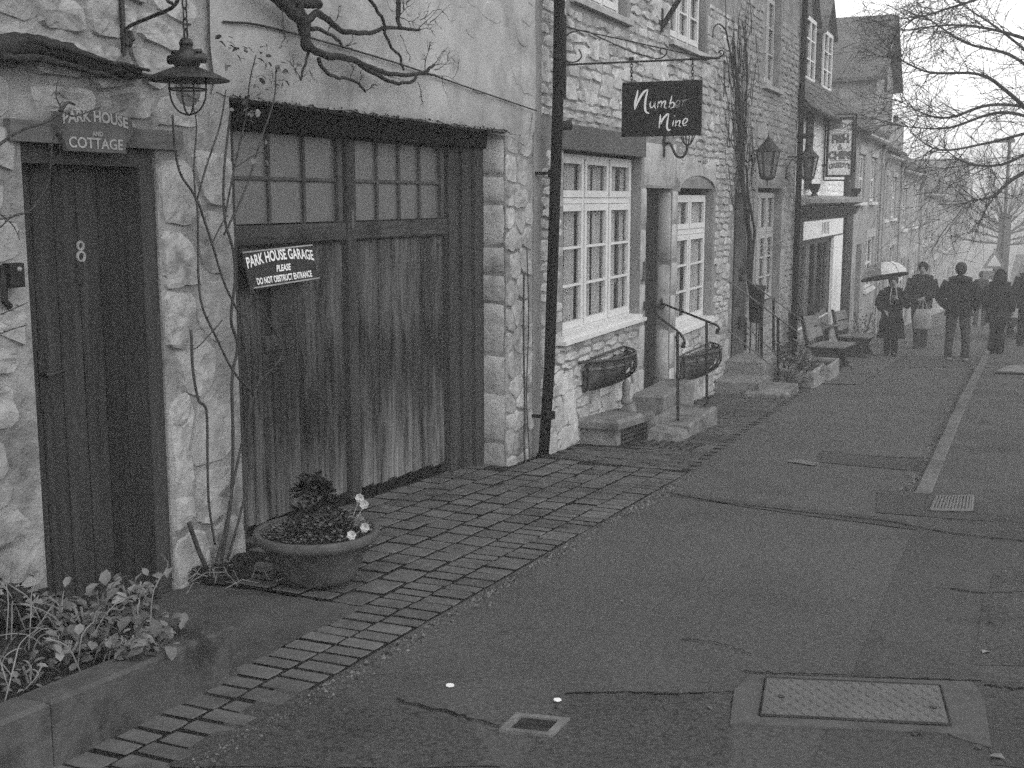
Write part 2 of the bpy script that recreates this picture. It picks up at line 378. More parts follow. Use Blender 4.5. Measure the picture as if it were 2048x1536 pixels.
def poly(name, mat, pts, dz=.006, sub=3):
    """flat patch given by its corners on the street"""
    m = MB(); P = [Vector(p) for p in pts]; k = 5 * sub
    if len(P) == 4:
        vs = []
        for j in range(k + 1):
            for i in range(k + 1):
                q = P[0].lerp(P[1], i / k).lerp(P[3].lerp(P[2], i / k), j / k); e = 0.012 if (i in (0, k) or j in (0, k)) else 0
                x, y = q.x + rnd.uniform(-e, e), q.y + rnd.uniform(-e, e); vs.append((x, y, gz(x, y) + wob(x, y) + dz))
        m.add(vs, [(j * (k + 1) + i, j * (k + 1) + i + 1, (j + 1) * (k + 1) + i + 1, (j + 1) * (k + 1) + i) for j in range(k) for i in range(k)])
    return structure(m, name, mat, True)
G = at_ground
poly('asphalt_patch', M['coarse'], [G(330, 1536), G(1000, 1536), G(930, 1440), G(560, 1370)], .005)
poly('asphalt_patch', M['coarse'], [G(1000, 1600), G(1450, 1560), G(1465, 1390), G(1130, 1385)], .0055)
poly('asphalt_patch', M['darkpatch'], [G(1330, 985), G(1800, 1040), G(1850, 1062), G(1500, 1018)], .005, 2)
poly('asphalt_patch', M['darkpatch'], [G(1630, 925), G(1860, 945), G(1870, 918), G(1640, 905)], .005, 2)
poly('asphalt_patch', M['darkpatch'], [G(1752, 1025), G(1990, 1045), G(1985, 985), G(1755, 982)], .0072, 2)
poly('asphalt_patch', M['darkpatch'], [G(1985, 1536), G(2200, 1545), G(2150, 1370), G(1945, 1362)], .0062, 2)
poly('asphalt_patch', M['coarse'], [G(1940, 1330), G(2150, 1340), G(2110, 1120), G(1985, 1150)], .0078, 2)
poly('asphalt_patch', M['darkpatch'], [G(1650, 735), G(1940, 735), G(1950, 712), G(1680, 710)], .005, 2)
# kerb of long pale stones between road and pavement
kb = structure(MB(), 'kerb', M['kerb']); y = 9.08
while y < 62:
    L = rnd.uniform(.8, 1.0); m = MB(); z0, z1 = gz(0, y) + kh(y) + .012, gz(0, y + L) + kh(y + L) + .012; c = Vector((-.575, y + L / 2, (z0 + z1) / 2 - .16)); v = Vector((0, L / 2 - .004, (z1 - z0) / 2))
    m.bbox(c, (.062, 0, 0), v, (rnd.uniform(-.004, .004), 0, .16), .014); m.build('kerb_stone', M['kerb'], kb); y += L
# pale concrete apron before the cottage door, pale pad under the benches
poly('concrete_apron', M['concrete'], [(-3.64, 2.2, 0), (-2.70, 2.2, 0), (-2.70, 4.62, 0), (-3.64, 4.62, 0)], .007)
poly('bench_pad', M['concrete_pale'], [G(1628, 768), G(1720, 770), G(1815, 708), G(1700, 705)], .012)
# ---- granite setts: two border courses, then the garage forecourt in running courses
def sett(x, y, w, L, root, mat=M['sett'], name='paving_stone', d=.003, mb=None):
    z = gz(x, y) + wob(x, y) + .004 + (.028 * max(0, (-2.75 - x)) if y < 9 else 0)
    u = Vector((0, 1, -.0625)).normalized(); c = Vector((x + rnd.uniform(-.004, .004), y + rnd.uniform(-.004, .004), z + rnd.uniform(-.0035, .0035)))
    q = mb or MB(); q.pillow(c, Vector((-1, 0, 0)), u, Vector((0, .0625, 1)).normalized(), w, L, d, rnd, 4, 4, .022, .014, .2, .001, .98)
    if mb is None: q.build(name, mat, root)
cb = sheet('sett_paving', M['joint'], -2.72, -2.345, 2.3, 9.15, 4, 20, .001)
fc = sheet('forecourt', M['joint'], -3.95, -2.721, 4.625, 9.15, 5, 20, lambda x, y: .001 + .028 * max(0, (-2.75 - x)))
for col in range(2):
    y = 2.45 + .05 * col
    while y < 9.05:
        L = rnd.uniform(.10, .135); sett(-2.72 + .185 * col + .0925, y + L / 2, .173, L - .027, cb); y += L
for col in range(7):
    x = -2.81 - .172 * col; y = 4.625; first = (.12 if col % 2 else .22) + rnd.uniform(-.02, .02)
    while y < 9.05:
        L = rnd.uniform(.19, .25) if y > 4.63 else first
        if not (x < -3.62 and (y < 5.1 or y + L > 8.45)): sett(x, y + L / 2, .160, L - .034, fc)
        y += L
bp = sheet('brick_paving', M['joint'], 0, 0, 9.16, 21, 6, 24, .001, lambda y: O, lambda y: edge_l(y) + .005)
far = MB(); n = 0; row = 0; y = 9.2
while y < 20.8:
    x = edge_l(y) - .06 + (.1 if row % 2 else 0) - .1
    while x > O + .06:
        if not (11.2 < y < 13.4 and x < -3.1) and not (10 < y < 10.9 and x < -3.12):
            if n < 300: sett(x, y, .188, .090, bp, M['brick'], 'brick', .005); n += 1
            else: sett(x, y, .188, .090, bp, M['brick'], 'brick', .005, far)
        x -= .2
    y += .106; row += 1
tag(far.build('brick_courses', M['brick'], bp, True), kind='stuff')
# moss and grit along the joint between setts and asphalt
m = MB()
for i in range(1500):
    y = 2.4 + 6.6 * rnd.random() ** 1.3; x = -2.33 + abs(rnd.gauss(0, .045)); r = rnd.uniform(.004, .013)
    z = gz(x, y) + wob(x, y); a = rnd.uniform(0, 6.3)
    m.add([(x + r * cos(a), y + r * sin(a), z), (x - r * sin(a), y + r * cos(a), z), (x - r * cos(a), y - r * sin(a), z), (x + r * .2, y, z + r * .9)], [(0, 1, 3), (1, 2, 3), (2, 0, 3)])
for i in range(420):                          # gutter beside the kerb
    y = 9.2 + 16 * rnd.random() ** 1.5; x = -.65 - abs(rnd.gauss(0, .06)); r = rnd.uniform(.006, .028); z = gz(x, y) + wob(x, y); a = rnd.uniform(0, 6.3)
    m.add([(x + r * cos(a), y + r * sin(a), z), (x - r * sin(a), y + r * cos(a), z), (x - r * cos(a), y - r * sin(a), z), (x + r * .2, y, z + r * .6)], [(0, 1, 3), (1, 2, 3), (2, 0, 3)])
tag(m.build('joint_grit', M['litter']), 'moss, grit and crumbled leaves along the edges of setts and kerb', 'debris', kind='stuff')
m = MB()
for px, py, s in [(1418, 1418, 1.2), (1700, 1200, 1.4), (1965, 1310, 2.2), (1240, 1205, 1), (1190, 1390, 2), (948, 1218, 1.6), (2010, 1525, 2.4), (1960, 1505, 1.8), (1850, 1475, 2), (1830, 1470, 1.4), (1990, 1155, 1.5), (1985, 1108, 1.2), (2012, 1040, 1.4), (1720, 1125, 1), (1600, 1163, .8), (1770, 1017, .8), (1430, 1060, .7), (1985, 1250, 1.3), (1010, 1265, 1), (800, 1290, 1), (915, 1234, 1), (870, 1255, 1), (1295, 1085, .8), (1100, 1110, .8), (1040, 1170, .9), (1495, 838, .9), (1900, 1240, 1)]:
    p = G(px, py); p.z = gz(p.x, p.y) + wob(p.x, p.y) + .012; a = rnd.uniform(0, 6.3); m.leaf(p, (cos(a), sin(a), .1), .022 * s, Vector((0, 0, 1)), .7, .3)
tag(m.build('fallen_leaves', M['litter']), 'small dead leaves scattered over the asphalt lane', 'leaves', kind='stuff')
m = MB()
for px, py, s in [(900, 1374, 1), (1115, 1404, .9)]:
    p = G(px, py); p.z = gz(p.x, p.y) + wob(p.x, p.y) + .008; m.lathe(p, [(.017 * s, 0), (.016 * s, .003)], 9)
tag(m.build('trodden_gum', M['letter']), 'two pale spots of trodden gum on the asphalt', 'gum', kind='stuff')

def crack(pts, w):
    q = spline([G(*p) for p in pts], 9); R = random.Random(int(pts[0][0])); m = MB(); vs = []
    for i, p in enumerate(q):
        x, y = p.x + R.uniform(-.012, .012), p.y + R.uniform(-.012, .012); ww = w * R.uniform(.4, 1.3)
        vs += [(x, y - ww, gz(x, y) + wob(x, y) + .009), (x + ww * .4, y + ww, gz(x, y) + wob(x, y) + .009)]
    m.add(vs, [(2 * i, 2 * i + 2, 2 * i + 3, 2 * i + 1) for i in range(len(q) - 1)]); structure(m, 'road_crack', M['joint'])
crack([(790, 1400), (900, 1430), (1000, 1455)], .007); crack([(1130, 1392), (1250, 1388), (1380, 1392), (1465, 1385)], .008); crack([(1965, 1372), (2020, 1378), (2100, 1384)], .012)
crack([(1340, 992), (1480, 1012), (1640, 1030), (1780, 1045), (1900, 1068), (2060, 1085)], .009); crack([(1640, 902), (1760, 915), (1870, 918)], .007); crack([(1500, 800), (1640, 808), (1800, 812)], .006); crack([(1890, 918), (1980, 922), (2060, 926)], .008)
crack([(1360, 1280), (1440, 1290), (1500, 1310)], .005); crack([(1900, 1180), (1960, 1188), (2050, 1185)], .008); crack([(1480, 1346), (1600, 1350), (1760, 1357), (1960, 1364)], .007)
# ---- covers let into the street
def on_street(px, py, dz=.01):
    p = G(px, py); p.z = gz(p.x, p.y) + wob(p.x, p.y) + dz; return p
t = thing('manhole_cover', 'long chequered steel manhole cover in a cracked pale concrete surround', 'manhole', G(1710, 1410))
mm = MB(); mm.prism([on_street(*q, -.01) for q in [(1460, 1450), (1468, 1385), (1500, 1352), (1945, 1366), (1968, 1400), (1983, 1500), (1910, 1478), (1895, 1470), (1700, 1462)]], (0, 0, .019)); mm.build('surround', M['concrete_pale'], t)
A, B, Cc, D = [on_street(*q, .010) for q in [(1532, 1362), (1880, 1377), (1900, 1456), (1520, 1437)]]
mm = MB(); mm.prism([D, Cc, B, A], (0, 0, .006)); mm.build('cover_plate', M['steel'], t)
def cov(a, b): return A.lerp(B, a).lerp(D.lerp(Cc, a), b) + Vector((0, 0, .0062))
mm = MB()
for i in range(25):
    for j in range(9):
        a, b = .035 + .93 * i / 24, .07 + .86 * j / 8; s = 1 if (i + j) % 2 else -1
        p0, p1 = cov(a - .010, b - .03 * s), cov(a + .010, b + .03 * s); mm.tube([p0, p1], .0022, 4)
tag(mm.build('tread_pattern', M['steel'], t), kind='stuff')
for q in ((.1, .52), (.93, .62)):
    mm = MB(); mm.lathe(cov(*q) + Vector((0, 0, .0005)), [(.013, 0), (.013, .004)], 8); mm.build('lifting_hole', M['iron'], t)
for (p, q) in ((A, D), (B, Cc), (A, B), (D, Cc)):
    mm = MB(); mm.tube([p + Vector((0, 0, .004)), q + Vector((0, 0, .004))], .0065, 4); mm.build('frame_edge', M['rust'], t)
t = thing('hydrant_cover', 'small dark iron cover in a pale square frame on the asphalt', 'hydrant cover', G(1070, 1455))
q4 = [on_street(*q, 0) for q in [(998, 1466), (1032, 1431), (1140, 1443), (1105, 1479)]]; c4 = sum(q4, Vector()) / 4
for i in range(4):
    a, b = q4[i], q4[(i + 1) % 4]; ai, bi = c4.lerp(a, .70), c4.lerp(b, .70); mm = MB(); mm.prism([ai, a, b, bi][::-1], (0, 0, .014)); mm.build('frame_side', M['step'], t)
mm = MB(); mm.prism([c4.lerp(q, .70) for q in q4][::-1], (0, 0, .006)); mm.build('lid', M['rust'], t)
mm = MB()
for k in range(9):
    f = .1 + .1 * k; mm.tube([c4.lerp(q4[0].lerp(q4[1], f), .62) + Vector((0, 0, .007)), c4.lerp(q4[3].lerp(q4[2], f), .62) + Vector((0, 0, .007))], .003, 4)
mm.build('lid_ribs', M['rust'], t)
t = thing('drain_grating', 'pale iron gully grating at the dropped end of the kerb', 'drain', G(1902, 1010))
A, B, Cc, D = [on_street(*q, .014) for q in [(1872, 996), (1945, 996), (1942, 1025), (1860, 1023)]]
mm = MB(); mm.prism([D, Cc, B, A], (0, 0, -.012)); mm.build('gully', M['iron'], t)
for k in range(12):
    f = (k + .5) / 12; p0, p1 = A.lerp(B, f), D.lerp(Cc, f); mm = MB(); mm.bbox((p0 + p1) / 2, (B - A) / 12 * .34, (p1 - p0) / 2, (0, 0, .012), .003); mm.build('grating_bar', M['steel'], t)
for (p, q) in ((A, D), (B, Cc), (A, B), (D, Cc)):
    mm = MB(); mm.tube([p, q], .012, 4); mm.build('rim', M['steel'], t)
t = tag(poly('stopcock_cover', M['steel'], [on_street(*q) for q in [(1572, 926), (1630, 934), (1640, 928), (1585, 920)]], .012, 1), 'small worn stopcock plate beside the dark asphalt strip', 'cover'); t['kind'] = 'thing'
mm = MB(); P4 = [at_ground(*q, .1) for q in [(1990, 748), (2070, 752), (2090, 738), (2020, 736)]]; mm.prism([p + Vector((0, 0, .03)) for p in P4], (0, 0, .02)); t = mm.build('metal_plate', M['steel'], None, loc=P4[0]); tag(t, 'flat steel plate lying on the pavement at the right edge', 'plate')

# ================================================================== walls
def wall_front(mb, X, y0, y1, z0, z1, ops, depth=.25):
    Y = sorted({y0, y1, *[q for o in ops for q in o[:2] if y0 < q < y1]}); Z = sorted({z0, z1, *[q for o in ops for q in o[2:4] if z0 < q < z1]})
    for a, b in zip(Y, Y[1:]):
        for c, d in zip(Z, Z[1:]):
            if any(o[0] <= (a + b) / 2 <= o[1] and o[2] <= (c + d) / 2 <= o[3] for o in ops): continue
            mb.add([(X, a, c), (X, b, c), (X, b, d), (X, a, d)], [(0, 1, 2, 3)])
    for a, b, c, d in (o[:4] for o in ops):
        e = X - depth
        mb.add([(X, a, c), (X, b, c), (X, b, d), (X, a, d), (e, a, c), (e, b, c), (e, b, d), (e, a, d)], [(0, 4, 5, 1), (1, 5, 6, 2), (2, 6, 7, 3), (3, 7, 4, 0)])
def house_shell(root, X, y0, y1, z0, z1, ops, mat, ridge=2.6, back=6.0, depth=.25, roofmat=None, over=.18):
    m = MB(); wall_front(m, X, y0, y1, z0, z1, ops, depth); B = X - back; xr = (X + B) / 2
    for y in (y0, y1): m.add([(X, y, z0), (X, y, z1), (xr, y, z1 + ridge), (B, y, z1), (B, y, z0)], [(0, 1, 2, 3, 4)])
    m.add([(B, y0, z0), (B, y1, z0), (B, y1, z1), (B, y0, z1)], [(0, 1, 2, 3)])
    m.build('wall', mat, root)
    r = MB(); k = ridge / (X - xr); xo = X + over; zo = z1 - over * k
    for s in (1, -1):
        xe = xr + s * (xo - xr); r.prism([(xe, y0, zo + .02), (xr, y0, z1 + ridge + .02), (xr, y1, z1 + ridge + .02), (xe, y1, zo + .02)], (0, 0, .09))
    r.build('roof', roofmat or M['far_roof'], root)
def clip(P, q, nrm):
    """keep the part of polygon P where (p - q).nrm <= 0"""
    out = []
    for i in range(len(P)):
        a, b = P[i], P[(i + 1) % len(P)]; da = (a[0] - q[0]) * nrm[0] + (a[1] - q[1]) * nrm[1]; db = (b[0] - q[0]) * nrm[0] + (b[1] - q[1]) * nrm[1]
        if da <= 0: out.append(a)
        if (da < 0 < db) or (db < 0 < da):
            f = da / (da - db); out.append((a[0] + (b[0] - a[0]) * f, a[1] + (b[1] - a[1]) * f))
    return out
def rubble(mb, X, P, d, R, fine, rough):
    """one stone: polygon P on the wall, chamfered edge, chipped uneven face"""
    Q = []
    for i in range(len(P)):                          # take the corners off
        a, b = P[i], P[(i + 1) % len(P)]; Q += [(lerp(a[0], b[0], .16), lerp(a[1], b[1], .16)), (lerp(a[0], b[0], .84), lerp(a[1], b[1], .84))]
    if fine:
        E = []
        for i in range(len(Q)):
            a, b = Q[i], Q[(i + 1) % len(Q)]; E.append(a); L = hypot(b[0] - a[0], b[1] - a[1])
            if L > .07: E.append((lerp(a[0], b[0], .5) + R.uniform(-.006, .006), lerp(a[1], b[1], .5) + R.uniform(-.006, .006)))
        Q = E
    n = len(Q); cx, cz = sum(q[0] for q in Q) / n, sum(q[1] for q in Q) / n; size = max(.02, min(max(q[0] for q in Q) - min(q[0] for q in Q), max(q[1] for q in Q) - min(q[1] for q in Q)))
    tx, tz = R.uniform(-.3, .3) * d / size, R.uniform(-.25, .45) * d / size; off = R.uniform(0, 90); ch = min(.3, .016 / size)
    def hgt(y, z): return d + tx * (y - cx) + tz * (z - cz) + d * rough * (1.6 * noise.noise(Vector((y * 6 + off, z * 6, 0))) + 1.0 * noise.noise(Vector((y * 17, z * 17, off))))
    vs = [(X - .006, y, z) for y, z in Q]; rs_ = [1 - ch, .55] if fine else [1 - ch * 1.2]
    for r in rs_:
        for y, z in Q:
            k = r * R.uniform(.97, 1.02); yy, zz_ = cx + (y - cx) * k, cz + (z - cz) * k; vs.append((X + hgt(yy, zz_) * (1 if r < .8 else .9), yy, zz_))
    vs.append((X + hgt(cx, cz), cx, cz)); fs = []; m_ = len(rs_) + 1
    for k in range(m_ - 1):
        for i in range(n):
            j = (i + 1) % n; fs.append((k * n + i, k * n + j, (k + 1) * n + j, (k + 1) * n + i))
    for i in range(n): fs.append(((m_ - 1) * n + i, (m_ - 1) * n + (i + 1) % n, m_ * n))
    mb.add(vs, fs)
def stones(root, X, y0, y1, z0, z1, ops, hr, lr, mat, d, seed, maxn=300, ground=True, gap=.012, rough=.5, jz=.28, **kw):
    """rubble walling: cells of an uneven brick bond, every stone its own chipped block proud of the mortar"""
    R = random.Random(seed); pts = []; z = z0; row = 0
    while z < z1 + hr[1]:
        h = R.uniform(*hr); y = y0 - R.uniform(0, lr[1])
        while y < y1 + lr[1]:
            L = R.uniform(*lr); pts.append((y + L / 2, z + h / 2 + R.uniform(-jz, jz) * h, L, h)); y += L
        z += h; row += 1
    cell = lr[1]; grid = {}
    AN = (lr[0] + lr[1]) / (hr[0] + hr[1])            # courses are longer than high
    for i, p in enumerate(pts): grid.setdefault((int(p[0] // cell), int(p[1] * AN // cell)), []).append(i)
    cells = []
    for i, (y, z, L, h) in enumerate(pts):
        if any(o[0] < y < o[1] and o[2] < z < o[3] for o in ops) or not (y0 < y < y1 and z0 - .05 < z < z1): continue
        if ground and z + h < gz(0, y) - .05: continue
        P = [(y - L * 1.6, z - h * 1.6), (y + L * 1.6, z - h * 1.6), (y + L * 1.6, z + h * 1.6), (y - L * 1.6, z + h * 1.6)]; gy, gzz_ = int(y // cell), int(z * AN // cell)
        for a in range(gy - 2, gy + 3):
            for b in range(gzz_ - 2, gzz_ + 3):
                for k in grid.get((a, b), ()):
                    if k == i: continue
                    q = pts[k]; dy, dz = q[0] - y, (q[1] - z) * AN * AN; my, mz = (q[0] + y) / 2, (q[1] + z) / 2; ln = hypot(dy, dz)
                    if ln > 3 * cell: continue
                    nn_ = (dy / ln, dz / ln); P = clip(P, (my - nn_[0] * gap / 2, mz - nn_[1] * gap / 2), nn_)
                    if len(P) < 3: break
        for o in ops:                                 # stop at openings and dressed work
            if len(P) < 3: break
            if y <= o[0] and z > o[2] - .5 * h and z < o[3] + .5 * h: P = clip(P, (o[0] - .004, 0), (1, 0))
            elif y >= o[1] and z > o[2] - .5 * h and z < o[3] + .5 * h: P = clip(P, (o[1] + .004, 0), (-1, 0))
            elif z >= o[3] and o[0] - L * .5 < y < o[1] + L * .5: P = clip(P, (0, o[3] + .004), (0, -1))
            elif z <= o[2] and o[0] - L * .5 < y < o[1] + L * .5: P = clip(P, (0, o[2] - .004), (0, 1))
        for q, nv in (((y0, 0), (-1, 0)), ((y1, 0), (1, 0)), ((0, z1), (0, 1))):
            if len(P) >= 3: P = clip(P, q, nv)
        if len(P) >= 3:
            w_, h_ = max(p[0] for p in P) - min(p[0] for p in P), max(p[1] for p in P) - min(p[1] for p in P)
            if w_ > .035 and h_ > .025: cells.append((y, z, P, w_ * h_))
    vis = []
    for y, z, P, ar in cells:                         # the largest in the photograph come first
        dd = Vector((X, y, z)) - EYE; dep = dd.dot(_W); sx = F * dd.dot(_R) / max(dep, .1); sy = F * dd.dot(_U) / max(dep, .1)
        vis.append((-ar / max(dep, .5) ** 3 if abs(sx) < 1060 and abs(sy) < 800 and dep > 1 else 1, y, z, P))
    vis.sort(key=lambda q: q[:3]); rest = MB(); k = 0
    for sc, y, z, P in vis:
        q = MB() if (k < maxn and sc < 0) else rest
        rubble(q, X, P, d * R.uniform(.5, 1.35), R, y < 9.5 and q is not rest, rough)
        if q is not rest: q.build('stone', mat, root); k += 1
    if rest.v: tag(rest.build('stone_courses', mat, root), kind='stuff')

# ================================================================== park house
ph = thing('stone_house', 'dark weathered stone house with a plank garage door and a cottage door', 'house', (O, 4.5, -.28))
DOOR = (3.66, 4.46, -.6, 1.80); GAR = (5.03, 8.47, -.8, 2.075)
house_shell(ph, O, -2.0, 9.02, -1.5, 5.4, [DOOR, GAR], M['mortar_old'], depth=.33)
quoin = (8.47, 9.02, -.7, 2.1)
stones(ph, O, -1.9, 4.86, -.4, 3.3, [(3.62, 4.47, -1, 1.92), (4.62, 5.03, -1, 1.9)], (.12, .24), (.2, .42), M['stone_old'], .022, 5, 220, gap=.03, rough=.7)
stones(ph, O, 4.47, 5.02, -.35, 1.95, [], (.2, .34), (.26, .4), M['stone_old'], .016, 6, 30, gap=.026, rough=.7)
stones(ph, O, 8.47, 9.0, -.62, 2.1, [], (.12, .30), (.16, .34), M['stone_old'], .016, 7, 60, gap=.014, rough=.6)
stones(ph, O + .028, 6.3, 9.0, 2.52, 3.5, [], (.12, .2), (.2, .4), M['plaster'], .005, 9, 60, False, gap=.05, rough=.5)
# dressed jamb blocks on the far side of the garage opening
z = -.56; R7 = random.Random(3)
while z < 2.0:
    h = R7.uniform(.2, .42); m = MB(); m.pillow(Vector((O - .14, 8.468, z + h / 2)), Vector((1, 0, 0)), Vector((0, 0, 1)), Vector((0, -1, 0)), .27, h - .014, .008, R7, 5, 5, .05, .03, .5, .008); m.build('stone', M['stone_old'], ph, True); z += h
# lime render over the garage, ragged at its foot, with moss hanging from the edge
m = MB(); n = 60; vs = []; rr = random.Random(8); zs = [2.085, 2.13, 2.3, 2.6, 3.0, 3.6]
for i in range(n + 1):
    y = lerp(4.86, 9.0, i / n)
    for j, zz in enumerate(zs):
        e = rr.uniform(-.012, .006) if j == 0 else 0; left = 4.86 + .08 * noise.noise(Vector((zz * 4, 1, 2))) if i == 0 else y
        if y > 8.47 and j == 0: e = -.02
        vs.append((O + .03 + .014 * noise.noise(Vector((y * 2.2, zz * 2.2, 0))) + (-.02 if j == 0 else 0), left, zz + e))
m.add(vs, [(i * 6 + j, (i + 1) * 6 + j, (i + 1) * 6 + j + 1, i * 6 + j + 1) for i in range(n) for j in range(5)])
m.build('render_coat', M['plaster'], ph, True)
m = MB()
for i in range(220):
    y = rr.uniform(5.03, 8.3); x = O + rr.uniform(-.03, .035); z = 2.08 + rr.uniform(-.012, .012); r = rr.uniform(.004, .013); a = rr.uniform(0, 6.3)
    m.add([(x, y - r, z + r * .6), (x + r * .6, y, z - r * .2), (x, y + r, z + r * .3), (x - .002, y, z - r * rr.uniform(.5, 1.8))], [(0, 1, 3), (1, 2, 3), (0, 2, 1)])
tag(m.build('moss_fringe', M['moss'], ph), kind='stuff')
bx('beam', M['beam_wood'], ph, O - .30, O - .15, 5.031, 8.469, 1.955, 2.074)  # black bar added where only the shaded recess over the doors shows
# cottage door: frame, oak lintel, five planks
bx('lintel', M['lintel_wood'], ph, O - .2, O + .035, 3.58, 4.62, 1.80, 1.885)
DX = O - .10
dr = bx('door', M['beam_wood'], ph, DX - .05, DX - .02, 3.67, 4.455, -.3, 1.795)
ys = [3.665, at_wall(76, 650, DX).y] + [at_wall(q, 650, DX).y for q in (121, 165, 207, 247, 272)]
for a, b in zip(ys, ys[1:]):
    m = MB(); m.bbox((DX - .018, (a + b) / 2, .76), (0, (b - a) / 2 - .003, 0), (0, 0, 1.0), (.02, rnd.uniform(-.001, .001), 0), .006); m.build('plank', M['door_wood'], dr)
jy = at_wall(286, 650, O - .03).y
m = MB(); m.box(DX - .02, O - .012, jy, 4.459, -.28, 1.72); m.build('frame', M['frame_wood'], dr)
m = MB(); m.box(DX - .02, O - .02, 3.67, 4.459, 1.72, 1.795); m.build('frame', M['frame_wood'], dr)
XH = DX + .002
p = at_wall(160, 503, XH); m = MB()
for dz, r in ((.024, .017), (-.022, .021)):
    m.tube([(XH + .004, p.y + r * cos(a * pi / 7), p.z + dz + r * sin(a * pi / 7)) for a in range(15)], .0062, 5, False)
m.build('number', M['letter_mid'], dr)
p = at_wall(88, 748, XH); m = MB()
m.bbox((XH, p.y - .02, p.z - .03), (0, .012, 0), (0, 0, .13), (.008, 0, 0), .003)
m.tube([(XH, p.y - .02, p.z), (XH + .04, p.y - .02, p.z), (XH + .045, p.y, p.z), (XH + .04, p.y + .07, p.z + .006)], [.012, .011, .011, .009], 7)
m.build('handle', M['iron'], dr)
m = MB(); p = at_wall(160, 545, XH); m.bbox((XH, p.y - .004, p.z), (0, .022, 0), (0, 0, .05), (.01, 0, 0), .004); m.build('knocker', M['rust'], dr)

# garage door of two leaves
GX = O - .28
gd = bx('garage_door', M['beam_wood'], ph, GX - .06, GX - .045, 5.04, 8.3, -.6, 1.95)
ppx = [(5.05, 5.36), (5.36, 5.52)]
for a, b, zt in [(7.985, 8.15, 1.954), (8.152, 8.30, 1.954)]:
    m = MB(); m.bbox((GX - .045, (a + b) / 2, .7), (0, (b - a) / 2, 0), (0, 0, 1.25), (.09 if a < 8.1 else .12, 0, 0), .008); m.build('post', M['frame_wood'], gd)
bx('post', M['frame_wood'], gd, GX - .044, GX + .10, 8.301, 8.466, -.6, 1.954)
bx('post', M['frame_wood'], gd, GX - .044, GX + .05, 5.04, 5.37, -.35, 1.95)
def leaf(ya, yb, ncol, ends):
    zt, zm, zb = 1.945, 1.69, 1.435
    # stiles and rails
    for a, b in ((ya, ya + .05), (yb - .05, yb)):
        m = MB(); m.bbox((GX - .044, (a + b) / 2, (zt + zb) / 2), (0, .025, 0), (0, 0, (zt - zb) / 2), (.05, 0, 0), .004); m.build('stile', M['bar_wood'], gd)
    m = MB(); m.bbox((GX - .044, (ya + yb) / 2, 1.375), (0, (yb - ya) / 2, 0), (0, 0, .057), (.075, 0, 0), .012); m.build('rail', M['rail_wood'], gd)
    w = (yb - ya - .1) / ncol
    for i in range(1, ncol):
        y = ya + .05 + w * i; m = MB(); m.bbox((GX - .03, y, (zt + zb) / 2), (0, .012, 0), (0, 0, (zt - zb) / 2), (.026, 0, 0), .006); m.build('glazing_bar', M['bar_wood'], gd)
    m = MB(); m.bbox((GX - .03, (ya + yb) / 2, zm), (0, (yb - ya) / 2 - .05, 0), (0, 0, .012), (.024, 0, 0), .006); m.build('glazing_bar', M['bar_wood'], gd)
    for i in range(ncol):
        for a, b in ((zb, zm), (zm, zt)):
            m = MB(); c = (GX - .03, ya + .05 + w * (i + .5), (a + b) / 2); m.bbox(c, (0, w / 2 - .004, 0), (0, 0, (b - a) / 2 - .004), (.004 + .002 * rnd.random(), .002, .001), .001); m.build('pane', M['dusty'], gd)
    y = ya; k = 0
    while y < yb - .01:
        wd = rnd.uniform(.085, .15)
        if yb - y - wd < .06: wd = yb - y
        z0 = ends(y + wd / 2) + rnd.uniform(-.012, .012); m = MB()
        m.bbox((GX - .044, y + wd / 2, (z0 + 1.316) / 2), (0, wd / 2 - .0016, 0), (rnd.uniform(-.003, .003), 0, (1.316 - z0) / 2), (.035 + rnd.uniform(-.004, .004), 0, 0), .005); m.build('plank', M['garage_wood'], gd); y += wd
foot = lambda y: lerp(-.25, -.385, (y - 5.4) / 2.6)
leaf(5.37, 6.55, 3, foot); leaf(6.66, 7.98, 4, foot)
m = MB(); m.bbox((GX - .044, 6.605, .8), (0, .052, 0), (0, 0, 1.14), (.085, 0, 0), .01); m.build('cover_strip', M['frame_wood'], gd)
m = MB(); p = at_wall(690, 440, GX + .04); m.bbox((GX + .041, 6.60, p.z), (0, .014, 0), (0, 0, .06), (.006, 0, 0), .002); m.build('latch_plate', M['concrete_pale'], gd)
a, b = at_wall(528, 668, GX - .01), at_wall(580, 700, GX - .01); m = MB(); m.bbox((GX - .009, (a.y + b.y) / 2, (a.z + b.z) / 2), (0, .13, 0), (0, 0, .045), (.012, 0, 0), .004); m.bbox((GX + .003, (a.y + b.y) / 2 + .03, (a.z + b.z) / 2), (0, .08, 0), (0, 0, .022), (.006, 0, 0), .003); m.build('letter_plate', M['garage_wood'], gd)
# rainwater pipe on the corner
pp = MB(); py = 9.02; xp = O + .1
pp.tube([(xp + .055, 9.22, 4.6), (xp + .045, 9.2, 2.4), (xp + .02, 9.1, .2), (xp, 9.03, -.5)], [.045] * 4, 12)
dp = pp.build('drainpipe', M['pipe'], ph, True)
m = MB(); m.tube([(xp, 9.03, -.5), (xp - .004, 9.02, -.60), (xp + .03, 9.0, -.68)], [.058, .058, .05], 12); m.build('pipe_shoe', M['pipe'], dp, True)
for zz, yy in ((1.78, 9.17), (-.18, 9.06), (3.2, 9.2)):
    m = MB(); m.tube([(xp + .03, yy, zz - .03), (xp + .03, yy, zz + .03)], .055, 12); m.box(O - .01, xp, yy - .1, yy - .07, zz - .012, zz + .012); m.build('pipe_bracket', M['pipe'], dp)
m = MB()
zz = [(-3.61, 4.95, 2.42), (-3.6, 5.35, 2.44), (-3.595, 6.6, 2.40), (-3.595, 7.8, 2.33), (-3.59, 8.95, 2.26)]
